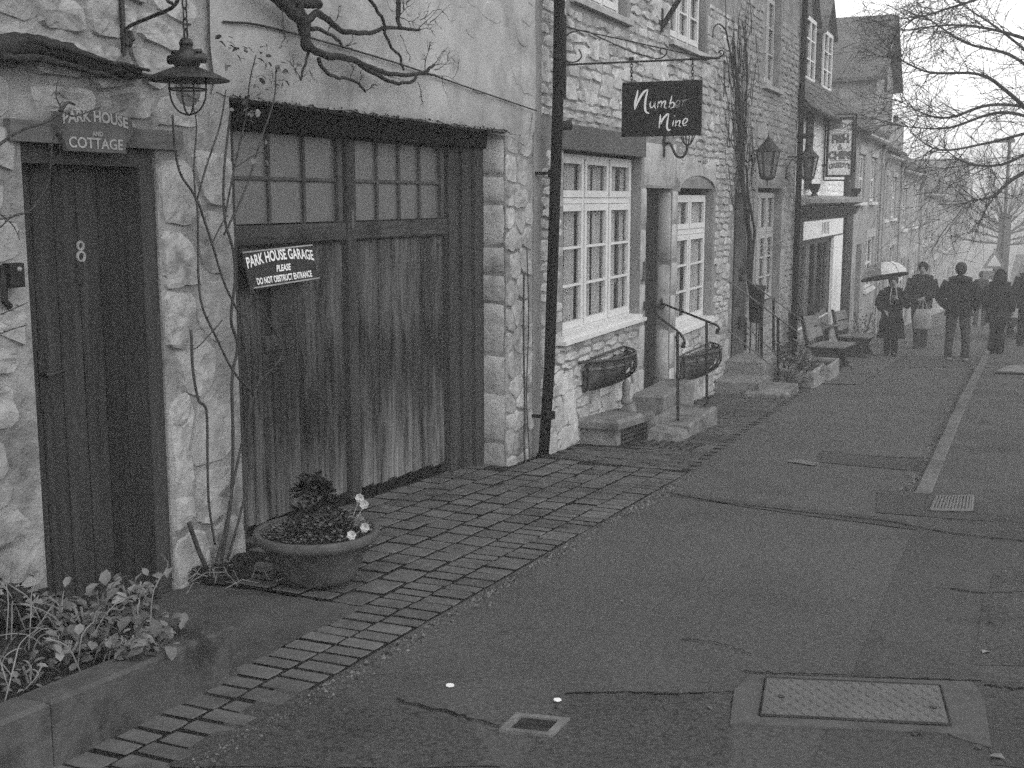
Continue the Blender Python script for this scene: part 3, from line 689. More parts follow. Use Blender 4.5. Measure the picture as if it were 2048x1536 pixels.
m.tube(spline(zz), .006, 5); m.build('cable', M['iron'], ph)
m = MB(); m.tube(spline([(O + .03, 8.95, 2.25), (O + .04, 8.8, 2.0), (O + .03, 8.5, 2.04), (O - .05, 8.3, 2.06)]), .0035, 4); m.build('loose_wire', M['drytwig'], ph)
m = MB(); m.tube(spline([(O + .05, 8.72, 1.0), (O + .055, 8.70, .5), (O + .05, 8.74, 0), (O + .055, 8.72, -.4), (O + .06, 8.76, -.62)]), .008, 5)
m.tube(spline([(O + .05, 8.78, 1.2), (O + .05, 8.82, .6), (O + .05, 8.78, 0), (O + .06, 8.85, -.63)]), .005, 5)
tag(m.build('dead_creeper', M['thorn'], None, loc=(O + .05, 8.75, -.6)), 'thin dead creeper stems climbing the corner stones beside the drainpipe', 'creeper')
m = MB(); rr = random.Random(4); c = Vector((O + .09, 8.93, -.62)); m.pillow(c, Vector((0, 1, 0)), Vector((1, 0, .3)), Vector((0, -.3, 1)), .14, .1, .06, rr, 4, 4, .15, .06, .3, .02); tag(m.build('loose_stone', M['letter_mid'], None, True, loc=c), 'pale loose stone at the foot of the black drainpipe', 'stone')
# ------------------------------------------------------------------ things on the stone house
YU, ZU, XN = Vector((0, 1, 0)), Vector((0, 0, 1)), Vector((1, 0, 0))
def arch(h, half):
    return lambda x, y: (x, y + h * (1 - (x / half) ** 2))
a, b = at_wall(115, 222, O + .06), at_wall(262, 222, O + .06); zb = at_wall(190, 305, O + .06).z; zt = a.z
t = thing('house_sign', 'worn grey plaque lettered PARK HOUSE AND COTTAGE on the lintel over the cottage door', 'sign', (O + .05, (a.y + b.y) / 2, zb))
y0, y1, ym = a.y, b.y, (a.y + b.y) / 2; W = y1 - y0
pts = [(y0, zt), (ym - .1, zt + .012), (ym + .1, zt + .012), (y1, zt), (y1 + .012, zt - .06), (y1 - .01, zt - .085), (y1 - .035, zb + .045), (y1 - .045, zb), (y0 + .045, zb), (y0 + .03, zb + .045), (y0, zt - .085), (y0 - .01, zt - .06)]
m = MB(); m.prism([(O + .036, p, q) for p, q in pts], (.022, 0, 0)); m.build('board', M['grey_sign'], t)
hw = W / 2
write(t, [('PARK HOUSE', .062, 0, .045, 1.05, 0, .002, arch(.022, hw)), ('AND', .026, .005, -.002, 1.1, 0, .001, None), ('COTTAGE', .062, -.005, -.043, 1.12, 0, .001, None)], (O + .0585, ym, (zt + zb) / 2), YU, ZU, XN, M['letter_mid'])
m = MB(); m.box(O + .058, O + .063, y0 + .045, y1 - .045, zb + .002, zb + .010); m.build('rim', M['concrete_pale'], t)
# garage sign, hung on the planks
a, b, c = at_wall(478, 505, GX + .05), at_wall(618, 490, GX + .05), at_wall(482, 580, GX + .05)
t = thing('garage_sign', 'black board lettered PARK HOUSE GARAGE PLEASE DO NOT OBSTRUCT ENTRANCE on the garage planks', 'sign', (GX + .04, a.y, c.z))
v = Vector((.045, 0, c.z - a.z)); u = b - a; ctr = (a + b) / 2 + v / 2; uu, vv = u.normalized(), (-v).normalized(); nn = uu.cross(vv) * 1.0
if nn.x < 0: nn = -nn
m = MB(); m.bbox(ctr, u / 2, -v / 2, nn * .02, .003); m.build('board', M['black'], t)
for s in (1, -1):
    m = MB(); m.bbox(ctr + nn * .02 - v / 2 * s * .95, u / 2, vv * .004, nn * .005, .001); m.build('trim', M['letter_mid'], t)
hh = u.length / 2
def warpg(x, y): return (x, y + .028 * (1 - (x / hh) ** 2) - .012)
write(t, [('PARK HOUSE GARAGE', .082, 0, .045, .80, 0, .002, warpg), ('PLEASE', .05, .0, -.012, .9, .3, .0015, None), ('DO NOT OBSTRUCT ENTRANCE', .05, 0, -.068, .74, 0, .0015, None)], ctr + nn * .0205, uu, vv, nn, M['letter'])
m = MB(); m.tube([a + v + Vector((-.05, .01, .02)), a + v + Vector((.015, -.01, .0))], .008, 5); m.build('bracket', M['iron'], t)
# intercom box beside the cottage door
p = at_wall(11, 530, O); q = at_wall(11, 570, O)
t = thing('door_bell', 'small black doorbell box on a conduit left of the cottage door', 'doorbell', (O, p.y, q.z))
m = MB(); m.bbox((O + .02, p.y, (p.z + q.z) / 2), (0, .036, 0), (0, 0, .047), (.045, 0, 0), .006); m.build('case', M['black'], t)
m = MB(); m.ball((O + .066, p.y + .004, p.z - .015), .010, 8, 4); m.build('button', M['letter_mid'], t)
m = MB(); m.tube([(O + .02, p.y - .035, p.z), (O + .02, p.y - .035, q.z - .06), (O + .02, p.y - .01, q.z - .085)], .014, 6); m.build('conduit', M['rust'], t)

# hanging lamp on a wrought bracket
LY = 4.25; XL = at_depth(375, 160, LY).x; ld = lambda x, y, Y=LY: at_depth(x, y, Y)
t = thing('lamp_bracket', 'black wrought iron scroll bracket above the cottage door', 'bracket', (O, LY, 2.22))
m = MB(); m.tube([(O + .03, LY, 2.19), (O + .03, LY, 2.75)], .013, 6); m.build('back_bar', M['iron'], t)
top = Vector((XL, LY, 2.62))
m = MB(); m.tube([(O + .03, LY, 2.66), (XL + .12, LY, 2.66)], .010, 6); m.build('arm', M['iron'], t)
m = MB(); cpt = [(O + .04 + .022 * math.exp(-.14 * a) * cos(a) + .022, LY, 2.25 + .055 * math.exp(-.14 * a) * sin(a) * .8) for a in [k * .5 for k in range(14)]][::-1]
cpt += [Vector((O + .05, LY, 2.30)), Vector((O + .16, LY, 2.335)), Vector((O + .29, LY, 2.37)), Vector((O + .33, LY, 2.41))]
cpt += [(O + .30 + .035 * cos(a), LY, 2.425 + .035 * sin(a)) for a in [.2, .9, 1.6, 2.4, 3.2, 4.0, 4.6]]
m.tube(spline(cpt, 3), .008, 6); m.build('scroll', M['iron'], t)
m = MB(); m.tube([(O + .30, LY, 2.46), (O + .30, LY, 2.66)], .008, 6); m.build('hanger', M['iron'], t)
lp = Vector((XL, LY, 2.075))
t = thing('hanging_lamp', 'black caged lamp with a wide enamel shade hanging left of the garage', 'lamp', lp)
m = MB(); m.lathe(lp, [(.052, .052), (.07, .045), (.12, .026), (.175, .0), (.177, -.004), (.172, -.003), (.12, .018), (.06, .036), (.05, .04)], 28, False); m.build('shade', M['iron'], t, True)
m = MB(); m.lathe(lp, [(.045, .05), (.055, .06), (.058, .10), (.05, .115), (.03, .122), (.026, .14)], 14); m.tube([lp + Vector((-.09, 0, .085)), lp + Vector((.09, 0, .085))], [.02, .022], 9); m.tube([lp + Vector((-.075, 0, .115)), lp + Vector((.075, 0, .115))], .01, 7)
m.lathe(lp + Vector((0, 0, .14)), [(.028, 0), (.03, .012), (.018, .03)], 10); m.build('housing', M['iron'], t, True)
m = MB(); m.lathe(lp, [(.055, .02), (.055, -.03), (.05, -.07), (.032, -.10), (.005, -.112)], 14); m.build('globe', M['lampglass'], t, True)
for k in range(4):
    m = MB(); an = k * pi / 2 + .35; m.tube(spline([lp + Vector((r * cos(an), r * sin(an), z)) for r, z in ((.078, .01), (.078, -.05), (.068, -.095), (.04, -.132), (.0, -.146))], 3), .0042, 5); m.build('cage_wire', M['iron'], t)
m = MB(); m.tube([lp + Vector((.079 * cos(k * pi / 8), .079 * sin(k * pi / 8), -.04)) for k in range(17)], .004, 5); m.build('cage_ring', M['iron'], t)
m = MB()
for k in range(9):
    c = lp + Vector((0, 0, .185 + .042 * k)); d = XN if k % 2 else YU
    m.tube([c + d * (.011 * cos(a * pi / 5)) + ZU * (.026 * sin(a * pi / 5)) for a in range(11)], .0038 if k else .005, 5, False)
m.build('chain', M['rust'], t)

# wisteria trained over the render, old trunk to the left
def pl(pts, X): return [at_wall(x, y, X) for x, y in pts]
t = thing('wisteria', 'gnarled leafless wisteria branches spreading over the render above the garage', 'vine', at_wall(600, 0, O + .08))
WX = O + .14
def vb(pts, r0, r1, X=WX, k=5, n=7, name='branch', mat='bark'):
    q = spline(pl(pts, X), k); N = len(q); rr_ = [lerp(r0, r1, i / (N - 1)) * (1 + .16 * noise.noise(Vector((i * .9, r0 * 90, 4)))) for i in range(N)]
    q = [p + Vector((.02 * noise.noise(Vector((i * .35, r0 * 70, 1))), .008 * noise.noise(Vector((i * .7, r1 * 50, 2))), .008 * noise.noise(Vector((i * .7, 7, r0 * 30))))) for i, p in enumerate(q)]
    m = MB(); m.tube(q, [a * 1.2 for a in rr_], n); m.build(name, M[mat], t, True); return q
vb([(480, -70), (560, 0), (590, 30), (606, 45), (612, 90), (618, 95)], .030, .022)
vb([(500, -60), (560, -10), (610, 5), (640, 8)], .032, .020)
vb([(592, -20), (596, 15), (612, 45), (612, 90)], .019, .016)
vb([(612, 45), (632, 25), (660, 45), (685, 62), (740, 65), (775, 55), (810, 58), (838, 60)], .017, .007)
vb([(620, 58), (640, 58), (668, 75), (688, 95)], .011, .006)
vb([(618, 95), (648, 110), (690, 116), (725, 128), (770, 145), (808, 150), (845, 146), (868, 130)], .018, .008)
vb([(720, 130), (760, 152), (790, 166), (826, 163), (835, 148), (868, 150)], .012, .006)
vb([(638, 118), (650, 140), (672, 155), (705, 160), (733, 182)], .010, .006)
vb([(735, -10), (750, 12), (765, 40), (772, 72), (785, 95), (800, 115), (808, 140)], .009, .006)
vb([(796, -30), (796, 20), (798, 58)], .014, .010)
vb([(620, 100), (612, 125), (600, 160)], .007, .005)
tw = MB(); rr = random.Random(21)
def twig(m, p, ang, L, X0, r=.0032, dep=0):
    q = [Vector(p)]; a = ang
    for i in range(5):
        a += rr.uniform(-.35, .35); q.append(q[-1] + Vector((rr.uniform(-.01, .012), cos(a) * L / 5, sin(a) * L / 5)))
    m.tube(q, [r * (1 - .15 * i) for i in range(6)], 4, False)
    if dep < 2:
        for i in range(rr.randint(1, 3)):
            twig(m, q[rr.randint(1, 4)], a + rr.choice((-1, 1)) * rr.uniform(.4, 1.0), L * rr.uniform(.3, .55), X0, r * .75, dep + 1)
for x, y, ang, L in [(865, 130, .35, .28), (868, 140, .2, .36), (865, 148, .1, .30), (868, 128, .5, .22), (840, 40, .5, .30), (838, 55, .25, .34), (800, 30, .9, .2), (808, 20, 2.2, .15), (838, 58, -.1, .2), (800, 35, .2, .25), (733, 180, .2, .1), (700, 158, .8, .1), (720, 168, 1.4, .08), (690, 95, .6, .12), (655, 70, .9, .18), (600, 160, .5, .14), (600, 158, 2.2, .12), (835, 165, -.3, .16), (800, 70, -1.0, .15), (770, 60, 2.5, .1), (798, 25, 2.8, .14), (860, 45, .3, .3), (850, 140, .8, .2), (560, 5, -1, .2)]:
    twig(tw, at_wall(x, y, WX), ang, L, WX)
tag(tw.build('twigs', M['bark'], t), kind='stuff')
t = thing('old_trunk', 'thick shaggy dead vine trunk lying along the wall above the cottage door', 'vine', at_wall(0, 95, O))
vb([(-80, 110), (0, 95), (60, 90), (120, 100), (180, 122), (230, 135), (275, 142)], .045, .02, O + .06, name='trunk')
vb([(120, 112), (200, 140), (260, 150), (330, 158)], .02, .008, O + .05, name='strand')
vb([(60, 80), (140, 98), (210, 122), (300, 140)], .014, .006, O + .1, name='strand')
vb([(0, 115), (90, 118), (170, 140), (240, 158)], .016, .006, O + .09, name='strand')

# climbing rose between the two doors
t = thing('climbing_rose', 'tall bare climbing rose with thorny stems on the wall between door and garage', 'rose', at_wall(440, 1130, O + .08))
RX = O + .075
def st(pts, r0, r1, X=RX, X2=None, mat='thorn'):
    p = [at_wall(x, y, lerp(X, X2 or X, i / (len(pts) - 1))) for i, (x, y) in enumerate(pts)]; q = spline(p, 5); N = len(q); m = MB()
    m.tube(q, [lerp(r0, r1, i / (N - 1)) for i in range(N)], 6)
    for i in range(2, N - 1, 2):                # thorns
        d = Vector((rr.uniform(-.3, 1), rr.uniform(-1, 1), rr.uniform(-.2, .5))).normalized() * .02; m.tube([q[i], q[i] + d], [.0035, .0006], 3, False)
    m.build('stem', M[mat], t, True); return q
st([(442, 1125), (455, 1050), (463, 990), (466, 880), (464, 760), (475, 690), (462, 640), (470, 560), (466, 500), (450, 440), (447, 370), (452, 300), (462, 220)], .0095, .006)
st([(455, 1120), (480, 1030), (497, 950), (496, 860), (500, 780), (490, 700), (478, 655), (475, 600)], .0075, .005)
st([(430, 1130), (450, 1060), (468, 960), (492, 850), (508, 790), (520, 760), (548, 735), (566, 700), (545, 655), (520, 610), (500, 570)], .0085, .005, RX, O - .05)
st([(345, 230), (350, 300), (362, 350), (392, 400), (396, 480), (397, 555), (405, 615), (430, 670), (465, 740), (495, 775), (507, 790)], .0055, .006)
st([(396, 402), (425, 490), (450, 570), (485, 632), (502, 590), (515, 540)], .0065, .0045)
st([(394, 400), (412, 335), (440, 250), (452, 180)], .005, .004)
st([(391, 398), (388, 330), (393, 250), (385, 210)], .0045, .003)
st([(382, 660), (386, 740), (397, 800), (413, 822), (415, 920), (418, 1010), (430, 1090)], .0075, .006)
st([(565, 700), (598, 672), (620, 648), (638, 622)], .005, .003, O - .05)
st([(448, 470), (490, 380), (525, 270), (548, 200), (552, 140)], .006, .004)
st([(450, 430), (470, 330), (490, 240), (500, 160), (512, 110)], .0055, .003)
st([(378, 1046), (395, 1095), (412, 1135)], .011, .012)
st([(422, 490), (445, 445), (455, 430)], .004, .003); st([(445, 640), (400, 690), (382, 700)], .0035, .002)
st([(470, 335), (520, 305), (540, 320)], .0035, .002)
lv = MB()
for cx, cyy, n in [(512, 105, 9), (535, 160, 9), (500, 210, 7), (550, 130, 7), (440, 80, 5), (470, 100, 6), (520, 175, 7), (480, 240, 5), (525, 300, 6), (560, 150, 5), (455, 120, 4), (620, 645, 4)]:
    for i in range(n):
        p = at_wall(cx + rr.uniform(-26, 26), cyy + rr.uniform(-22, 22), RX + rr.uniform(-.01, .05)); lv.leaf(p, (rr.uniform(.1, .8), rr.uniform(-1, 1), rr.uniform(-1, .6)), rr.uniform(.03, .055), Vector((rr.random(), rr.random(), 1)), .6)
tag(lv.build('leaves', M['leaf'], t), kind='stuff')
# a bramble-like rose by the left edge
t = thing('rose_twigs', 'thin bare rose shoots crossing the plaque and the top of the cottage door', 'rose', at_wall(0, 290, O + .1))
st([(-60, 330), (0, 288), (40, 262), (90, 245), (125, 225), (150, 232), (200, 215)], .007, .003, O + .12)
st([(125, 222), (110, 265), (102, 310), (98, 365), (80, 395), (62, 420), (30, 432), (-30, 445)], .0035, .003, O + .12)
st([(125, 225), (118, 280), (128, 350)], .0025, .0015, O + .12); st([(125, 222), (112, 190), (118, 150)], .003, .0015, O + .12)
st([(120, 222), (135, 205), (150, 210)], .009, .004, O + .12); st([(-30, 680), (20, 660), (55, 650)], .003, .0015, O + .1); st([(-30, 640), (10, 625), (55, 605)], .003, .0015, O + .1)
st([(0, 455), (30, 430), (62, 425)], .003, .002, O + .1); st([(-10, 420), (25, 450), (40, 480)], .0025, .0015, O + .1)

# low bed at the foot of the rose
m = MB()
for i in range(160):
    p = at_ground(rr.uniform(400, 560), rr.uniform(1145, 1195)); r = rr.uniform(.015, .04); m.pillow(Vector((p.x - .25, p.y + .1, gz(p.x, p.y) + .035)), Vector((1, 0, 0)), YU, ZU, r * 2, r * 1.6, r, rr, 4, 4, .15, .1, .5, .02)
tag(m.build('bed_soil', M['soil'], None, True), 'dark crumbly soil heaped at the foot of the climbing rose', 'soil', kind='stuff')
m = MB()
for i in range(26):
    p = at_ground(rr.uniform(345, 560), rr.uniform(1150, 1195)); p.z = gz(p.x, p.y) + .06; d = Vector((rr.uniform(-1, 1), rr.uniform(-1, 1), 0)).normalized() * rr.uniform(.08, .25); m.tube([p, p + d * .5 + ZU * .03, p + d], .0025, 4, False)
tag(m.build('dry_stalks', M['drytwig']), 'dry pale stalks strewn by the pot and the rose foot', 'twigs', kind='stuff')

# terracotta bowl with winter flowers
pc = Vector((-3.10, 4.86, gz(-3.1, 4.86) + .045))
t = thing('flower_pot', 'wide terracotta bowl of dark and pale winter flowers in front of the garage door', 'flower pot', pc)
m = MB(); m.lathe(pc, [(.17, 0), (.19, .012), (.205, .05), (.235, .12), (.262, .175), (.268, .18), (.275, .185), (.30, .20), (.306, .215), (.306, .24), (.298, .246), (.28, .245), (.27, .235), (.265, .2)], 36, False); m.build('bowl', M['pot'], t, True)
m = MB(); m.lathe(pc, [(.005, .232), (.1, .236), (.2, .226), (.268, .21)], 20, False); m.build('compost', M['soil'], t, True)
def clump(name, mat, n, cx, cyy, sx, sy, z0, z1, s, wid=.6):
    m = MB()
    for i in range(n):
        a, r = rr.uniform(0, 6.3), rr.random() ** .5; z = lerp(z0, z1, rr.random() * (1 - r * r * .8)); p = pc + Vector((cx + sx * r * cos(a), cyy + sy * r * sin(a), z)); m.leaf(p, (cos(a), sin(a), rr.uniform(-.1, .9)), rr.uniform(.6, 1.2) * s, Vector((rr.uniform(-.5, .5), rr.uniform(-.5, .5), 1)), wid)
    tag(m.build(name, M[mat], t), kind='stuff')
clump('moss_cushion', 'litter', 500, -.06, -.08, .19, .15, .23, .29, .018)
clump('foliage', 'darkleaf', 420, .0, .02, .17, .15, .24, .40, .034)
clump('foliage', 'leaf', 480, .07, .02, .19, .17, .23, .34, .028)
clump('dark_flowers', 'darkpetal', 170, -.05, .05, .085, .08, .40, .50, .042, .9)
clump('dark_flowers', 'darkpetal', 70, .06, .06, .05, .05, .36, .42, .036, .9)
for dx, dy, z in [(.17, .13, .385), (.20, .12, .36), (.26, .02, .275), (.245, -.08, .262)]:
    m = MB(); c = pc + Vector((dx, dy, z))
    for k in range(7): m.leaf(c, Vector((.8, .35, 0)) * cos(k * .9 + dx * 40) + ZU * sin(k * .9 + dx * 40) + Vector((.2, -.5, .2)), .026, Vector((.4, -.8, .4)), 1.0)
    m.tube([c, c - Vector((dx * .3, dy * .3, z - .22))], .0018, 4, False); m.build('pale_flower', M['petal'], t)

# stone edged bed left of the apron
PXf, PXb = -2.67, -2.80
t = thing('planter_wall', 'low mossy dressed stone edging of the bed before the cottage door', 'planter', (PXf, 3.1, -.2))
for i, (ya, yb) in enumerate([(.9, 2.655), (2.66, 3.60)]):
    m = MB(); zt0, zt1 = (.055 - .0775 * (ya - 2.65)), (.055 - .0775 * (yb - 2.65)); c = Vector(((PXf + PXb) / 2, (ya + yb) / 2, (zt0 + zt1) / 2 - .26)); m.bbox(c, (0, (yb - ya) / 2, (zt1 - zt0) / 2), (.068, 0, 0), (0, 0, .26), .012); m.build('edging_stone', M['planter'], t)
m = MB(); rs = random.Random(31)
vs = []; nx, ny = 10, 18
for j in range(ny + 1):
    for i in range(nx + 1):
        x = lerp(-3.62, -2.82, i / nx); y = lerp(1.0, 3.72, j / ny); vs.append((x, y, gz(x, y) + .17 + .035 * noise.noise(Vector((x * 5, y * 5, 1))) - (.12 if j == ny else 0)))
m.add(vs, [(j * (nx + 1) + i, j * (nx + 1) + i + 1, (j + 1) * (nx + 1) + i + 1, (j + 1) * (nx + 1) + i) for j in range(ny) for i in range(nx)]); m.build('bed', M['soil'], t, True)
for x, y, wv, h in [(-3.25, 2.55, .5, .3), (-3.05, 2.35, .4, .22), (-3.45, 2.75, .35, .25)]:
    m = MB(); m.pillow(Vector((x, y, gz(x, y) + .2)), Vector((.3, 1, 0)).normalized(), Vector((-1, .3, .3)).normalized(), Vector((.5, -.2, .8)).normalized(), wv, h, .1, rs, 5, 5, .14, .05, .4, .06); tag(m.build('rockery_stone', M['stone_old'], None, True, (x, y, gz(x, y))), 'rough rockery stone in the bed, %s' % {-3.25: 'nearest the dressed edging end', -3.05: 'closest to the lower left corner', -3.45: 'closest to the wall'}[x], 'rock', 'rockery stones in the bed')
def rosette(x, y, n, s, label, mat='leaf', hgt=.12, cat='plant'):
    z = gz(x, y) + .16; c = Vector((x, y, z)); t_ = thing('leafy_plant', label, cat, c, 'plants in the stone edged bed')
    m = MB()
    for k in range(int(n * 1.9)):
        a = rs.uniform(0, 6.3); el = rs.uniform(.0, 1.2); d = Vector((cos(a) * cos(el), sin(a) * cos(el), sin(el))); st_ = c + Vector((rs.uniform(-.09, .09), rs.uniform(-.09, .09), rs.uniform(-.03, hgt))) + d * rs.uniform(.0, .05)
        m.leaf(st_, d + Vector((0, 0, rs.uniform(-.4, .1))), s * rs.uniform(.45, 1.0), Vector((rs.uniform(-.4, .4), rs.uniform(-.4, .4), 1)), rs.uniform(.5, .85), rs.uniform(.2, .9))
    m.build('foliage', M[mat], t_, True)
    m = MB()
    for k in range(7):
        a = rs.uniform(0, 6.3); m.tube([c, c + Vector((cos(a) * .05, sin(a) * .05, hgt))], .004, 4, False)
    m.build('stems', M['drytwig'], t_)
def gp(px, py): return at_ground(px, py, .17)
for (px, py, n, s, h, mat, lab) in [(20, 1215, 90, .055, .16, 'darkleaf', 'dark bushy plant at the left edge below the house wall'), (110, 1215, 44, .065, .12, 'leaf', 'leafy plant at the foot of the cottage door jamb'), (175, 1255, 44, .07, .15, 'leaf', 'pale leafy rosette with long dry stalks in the middle of the bed'), (275, 1200, 48, .07, .15, 'leaf', 'tallest pale leafy rosette in front of the door planks'), (250, 1290, 44, .07, .1, 'leaf', 'drooping leafy plant near the top of the dressed edging'), (315, 1265, 44, .065, .08, 'leaf', 'leafy plant at the apron end of the bed'), (60, 1330, 30, .045, .06, 'litter', 'withered low plant among the rockery stones'), (205, 1205, 40, .06, .11, 'leaf', 'leafy plant between the tallest rosette and the jamb'), (130, 1290, 34, .055, .08, 'leaf', 'small leafy plant beside the rockery stones')]:
    p = gp(px, py + 40); rosette(p.x, p.y, n, s, lab, mat, h)
m = MB()
for i in range(95):
    p = gp(rs.uniform(0, 380), rs.uniform(1260, 1440)); 
    if p.x > -2.84: continue
    p.z = gz(p.x, p.y) + .18; a = rs.uniform(0, 6.3); L = rs.uniform(.06, .26); up = rs.uniform(-.02, .16) if i % 3 else rs.uniform(.1, .25); d = Vector((cos(a) * L, sin(a) * L, up)); m.tube(spline([p, p + d * .35 + ZU * .05, p + d * .7 + ZU * .04 + Vector((rs.uniform(-.03, .03), rs.uniform(-.03, .03), 0)), p + d], 3), [.0026] * 6 + [.002, .0018, .0014, .001], 4, False)
tag(m.build('dry_stalks', M['drytwig']), 'tangle of dry pale stalks in the stone edged bed', 'twigs', kind='stuff')
# ================================================================== the pale house, Number Nine
nn = thing('cottage', 'pale rubble stone cottage with white casement windows and a recessed dark door', 'house', (O, 12.6, -.8))
W1 = (9.72, 11.98, .33, 2.0); DN = (12.17, 13.17, -1.0, 1.69); W2 = (13.42, 15.12, .02, 1.70)
U1 = (9.9, 11.42, 3.26, 4.6); U2 = (12.95, 14.5, 3.27, 4.6)
nops = [W1, DN, W2, U1, U2]
house_shell(nn, O, 9.04, 16.17, -2.2, 5.4, nops, M['mortar_pale'], depth=.17)
pad = lambda o, a, b=None: (o[0] - a, o[1] + (b if b is not None else a), o[2] - .02, o[3])
blk = [(9.05, 12.0, 1.98, 2.24), (9.05, 9.9, -2, 3.0), pad(W1, .28), (11.95, 13.5, 1.62, 2.25), (12.0, 13.42, -1, 1.7), pad(W2, .02, .1), (13.2, 15.3, 1.62, 1.95), (9.85, 11.5, 3.2, 5), (12.9, 14.6, 3.2, 5)]
stones(nn, O, 9.2, 16.15, -1.0, 3.9, [pad(W1, .02), (12.0, 13.42, -1, 2.2), pad(W2, .02, .1), (13.3, 15.2, 1.6, 1.95), (9.05, 12.15, 1.98, 2.2), (9.85, 11.5, 3.18, 5), (12.9, 14.6, 3.18, 5)], (.055, .115), (.16, .44), M['stone_pale'], .014, 41, 300, gap=.012, rough=.7, jz=.14)
R4 = random.Random(44)
def dressed(root, y, z, w, h, d=.010, mat='dressed', X=O, face=None):
    m = MB(); m.pillow(Vector((X, y, z)), YU, ZU, XN, w - .01, h - .01, d, R4, 4, 4, .07, .018, .12, .012); m.build('stone', M[mat], root, True)
for y, z, w, h in [(12.62, 1.94, 1.15, .50), (13.23, 1.94, .12, .5), (13.9, 1.93, 1.2, .30), (12.08, 1.5, .2, .4), (12.08, 1.0, .2, .55), (12.08, .5, .2, .42), (12.08, .05, .2, .46), (12.08, -.4, .2, .42), (13.29, 1.5, .23, .36), (13.28, 1.1, .22, .42), (13.31, .7, .26, .36), (13.28, .3, .22, .42), (13.28, -.12, .22, .4), (13.28, -.5, .22, .34), (14.85, 1.95, .7, .26)]: dressed(nn, y, z, w, h)
# far reveal of the door, in three big blocks
for z, h in ((-.3, .85), (.5, .72), (1.27, .80)):
    m = MB(); m.pillow(Vector((O - .08, 13.168, z)), XN, ZU, -YU, .155, h - .015, .008, R4, 4, 4, .07, .02, .1, .01); m.build('stone', M['dressed'], nn, True)
m = MB(); n = 14; pts = []
for i in range(n + 1):                            # shallow arch over the small window
    a = pi * i / n; pts.append((14.27 - .86 * cos(a), 1.66 + .19 * sin(a)))
for i in range(n):
    (a, b), (c, d) = pts[i], pts[i + 1]; m.prism([(O - .05, a, b), (O - .05, c, d), (O - .05, c, d + .12), (O - .05, a, b + .12)], (.075, 0, 0))
m.build('arch_ring', M['dressed'], nn)
bx('head_panel', M['lead'], nn, O - .02, O + .045, 9.52, 11.99, 1.995, 2.205)
def casement(root, X, ya, yb, rows, ncol, mat, curt=True, split=None):
    """window: frame, mullions, casement sashes with glazing bars, panes, curtains; rows = list of (z0, z1, n bars)"""
    zlo, zhi = rows[0][0] - .075, rows[-1][1] + .07
    wf = MB(); wf.box(X - .05, X, ya, ya + .045, zlo, zhi); wf.box(X - .05, X, yb - .045, yb, zlo, zhi); wf.box(X - .049, X + .001, ya + .045, yb - .045, zlo, zlo + .045); wf.box(X - .049, X + .001, ya + .045, yb - .045, zhi - .045, zhi)
    fr = wf.build('window', mat, root); w_ = (yb - ya - .09) / ncol
    for i in range(1, ncol):
        y = ya + .045 + w_ * i; bx('mullion', mat, fr, X - .048, X + .002, y - .018, y + .018, zlo + .045, zhi - .045)
    for (a0, a1), (b0, b1) in zip([(r[0], r[1]) for r in rows], [(r[0], r[1]) for r in rows[1:]]):
        m = MB()
        for i in range(ncol): m.box(X - .046, X + .004, ya + .045 + w_ * i + .02, ya + .045 + w_ * (i + 1) - .02, a1 + .055, b0 - .055)
        m.build('transom', mat, fr)
    for z0, z1, nb in rows:
        for i in range(ncol):
            a, b = ya + .045 + w_ * i + .023, ya + .045 + w_ * (i + 1) - .023; s = .052 if w_ > .4 else .035
            m = MB(); m.box(X - .03, X + .014, a, a + s, z0 - .05, z1 + .05); m.box(X - .03, X + .014, b - s, b, z0 - .05, z1 + .05); m.box(X - .029, X + .013, a + s, b - s, z0 - .05, z0 + .012); m.box(X - .029, X + .013, a + s, b - s, z1 - .012, z1 + .05); m.build('sash', mat, fr)
            for k in range(nb):
                z = lerp(z0, z1, (k + 1) / (nb + 1)); bx('glazing_bar', mat, fr, X - .012, X + .016, a + s, b - s, z - .011, z + .011)
            bx('pane', M['glass'], fr, X - .016, X - .013, a + s - .004, b - s + .004, z0, z1)
    if curt:
        m = MB(); ny = int((yb - ya) * 60); vs = [(X - .062 + .014 * sin(i * 1.9) + .01 * sin(i * .7 + 1), lerp(ya + .02, yb - .02, i / ny), z) for z in (zlo, zhi) for i in range(ny + 1)]
        m.add(vs, [(i, i + 1, ny + 2 + i, ny + 1 + i) for i in range(ny) if (i // 6) % 4 != 3]); m.build('curtain', M['curtain'], fr)
    return fr
fr = casement(nn, O - .10, 9.74, 11.96, [(.47, 1.48, 2), (1.64, 1.90, 0)], 3, M['paint'])
m = MB(); m.box(O - .15, O + .075, 9.62, 12.02, .325, .36); m.box(O - .15, O + .04, 9.66, 11.98, .3605, .395); m.build('sill', M['paint'], fr)
for y, z, s in ((10.05, .84, .06), (11.2, .80, .05), (11.6, .82, .045)):
    m = MB(); m.lathe((O - .17, y, z - .1), [(s * .6, 0), (s, .05), (s * .7, .1), (s * .2, .13)], 8); m.build('ornament', M['cloth_pale'], fr)
fr = casement(nn, O - .10, 13.46, 15.10, [(.17, 1.10, 2), (1.27, 1.55, 0)], 2, M['paint'])
m = MB(); m.box(O - .15, O + .06, 13.36, 15.2, .02, .06); m.box(O - .15, O + .035, 13.40, 15.16, .0605, .095); m.build('sill', M['paint'], fr)
for (a, b) in ((9.92, 11.4), (12.97, 14.48)):
    fr = casement(nn, O - .08, a, b, [(3.4, 4.4, 3)], 3, M['paint'], True)
    m = MB(); m.box(O - .12, O + .06, a - .08, b + .08, 3.22, 3.27); m.build('sill', M['dressed'], fr)
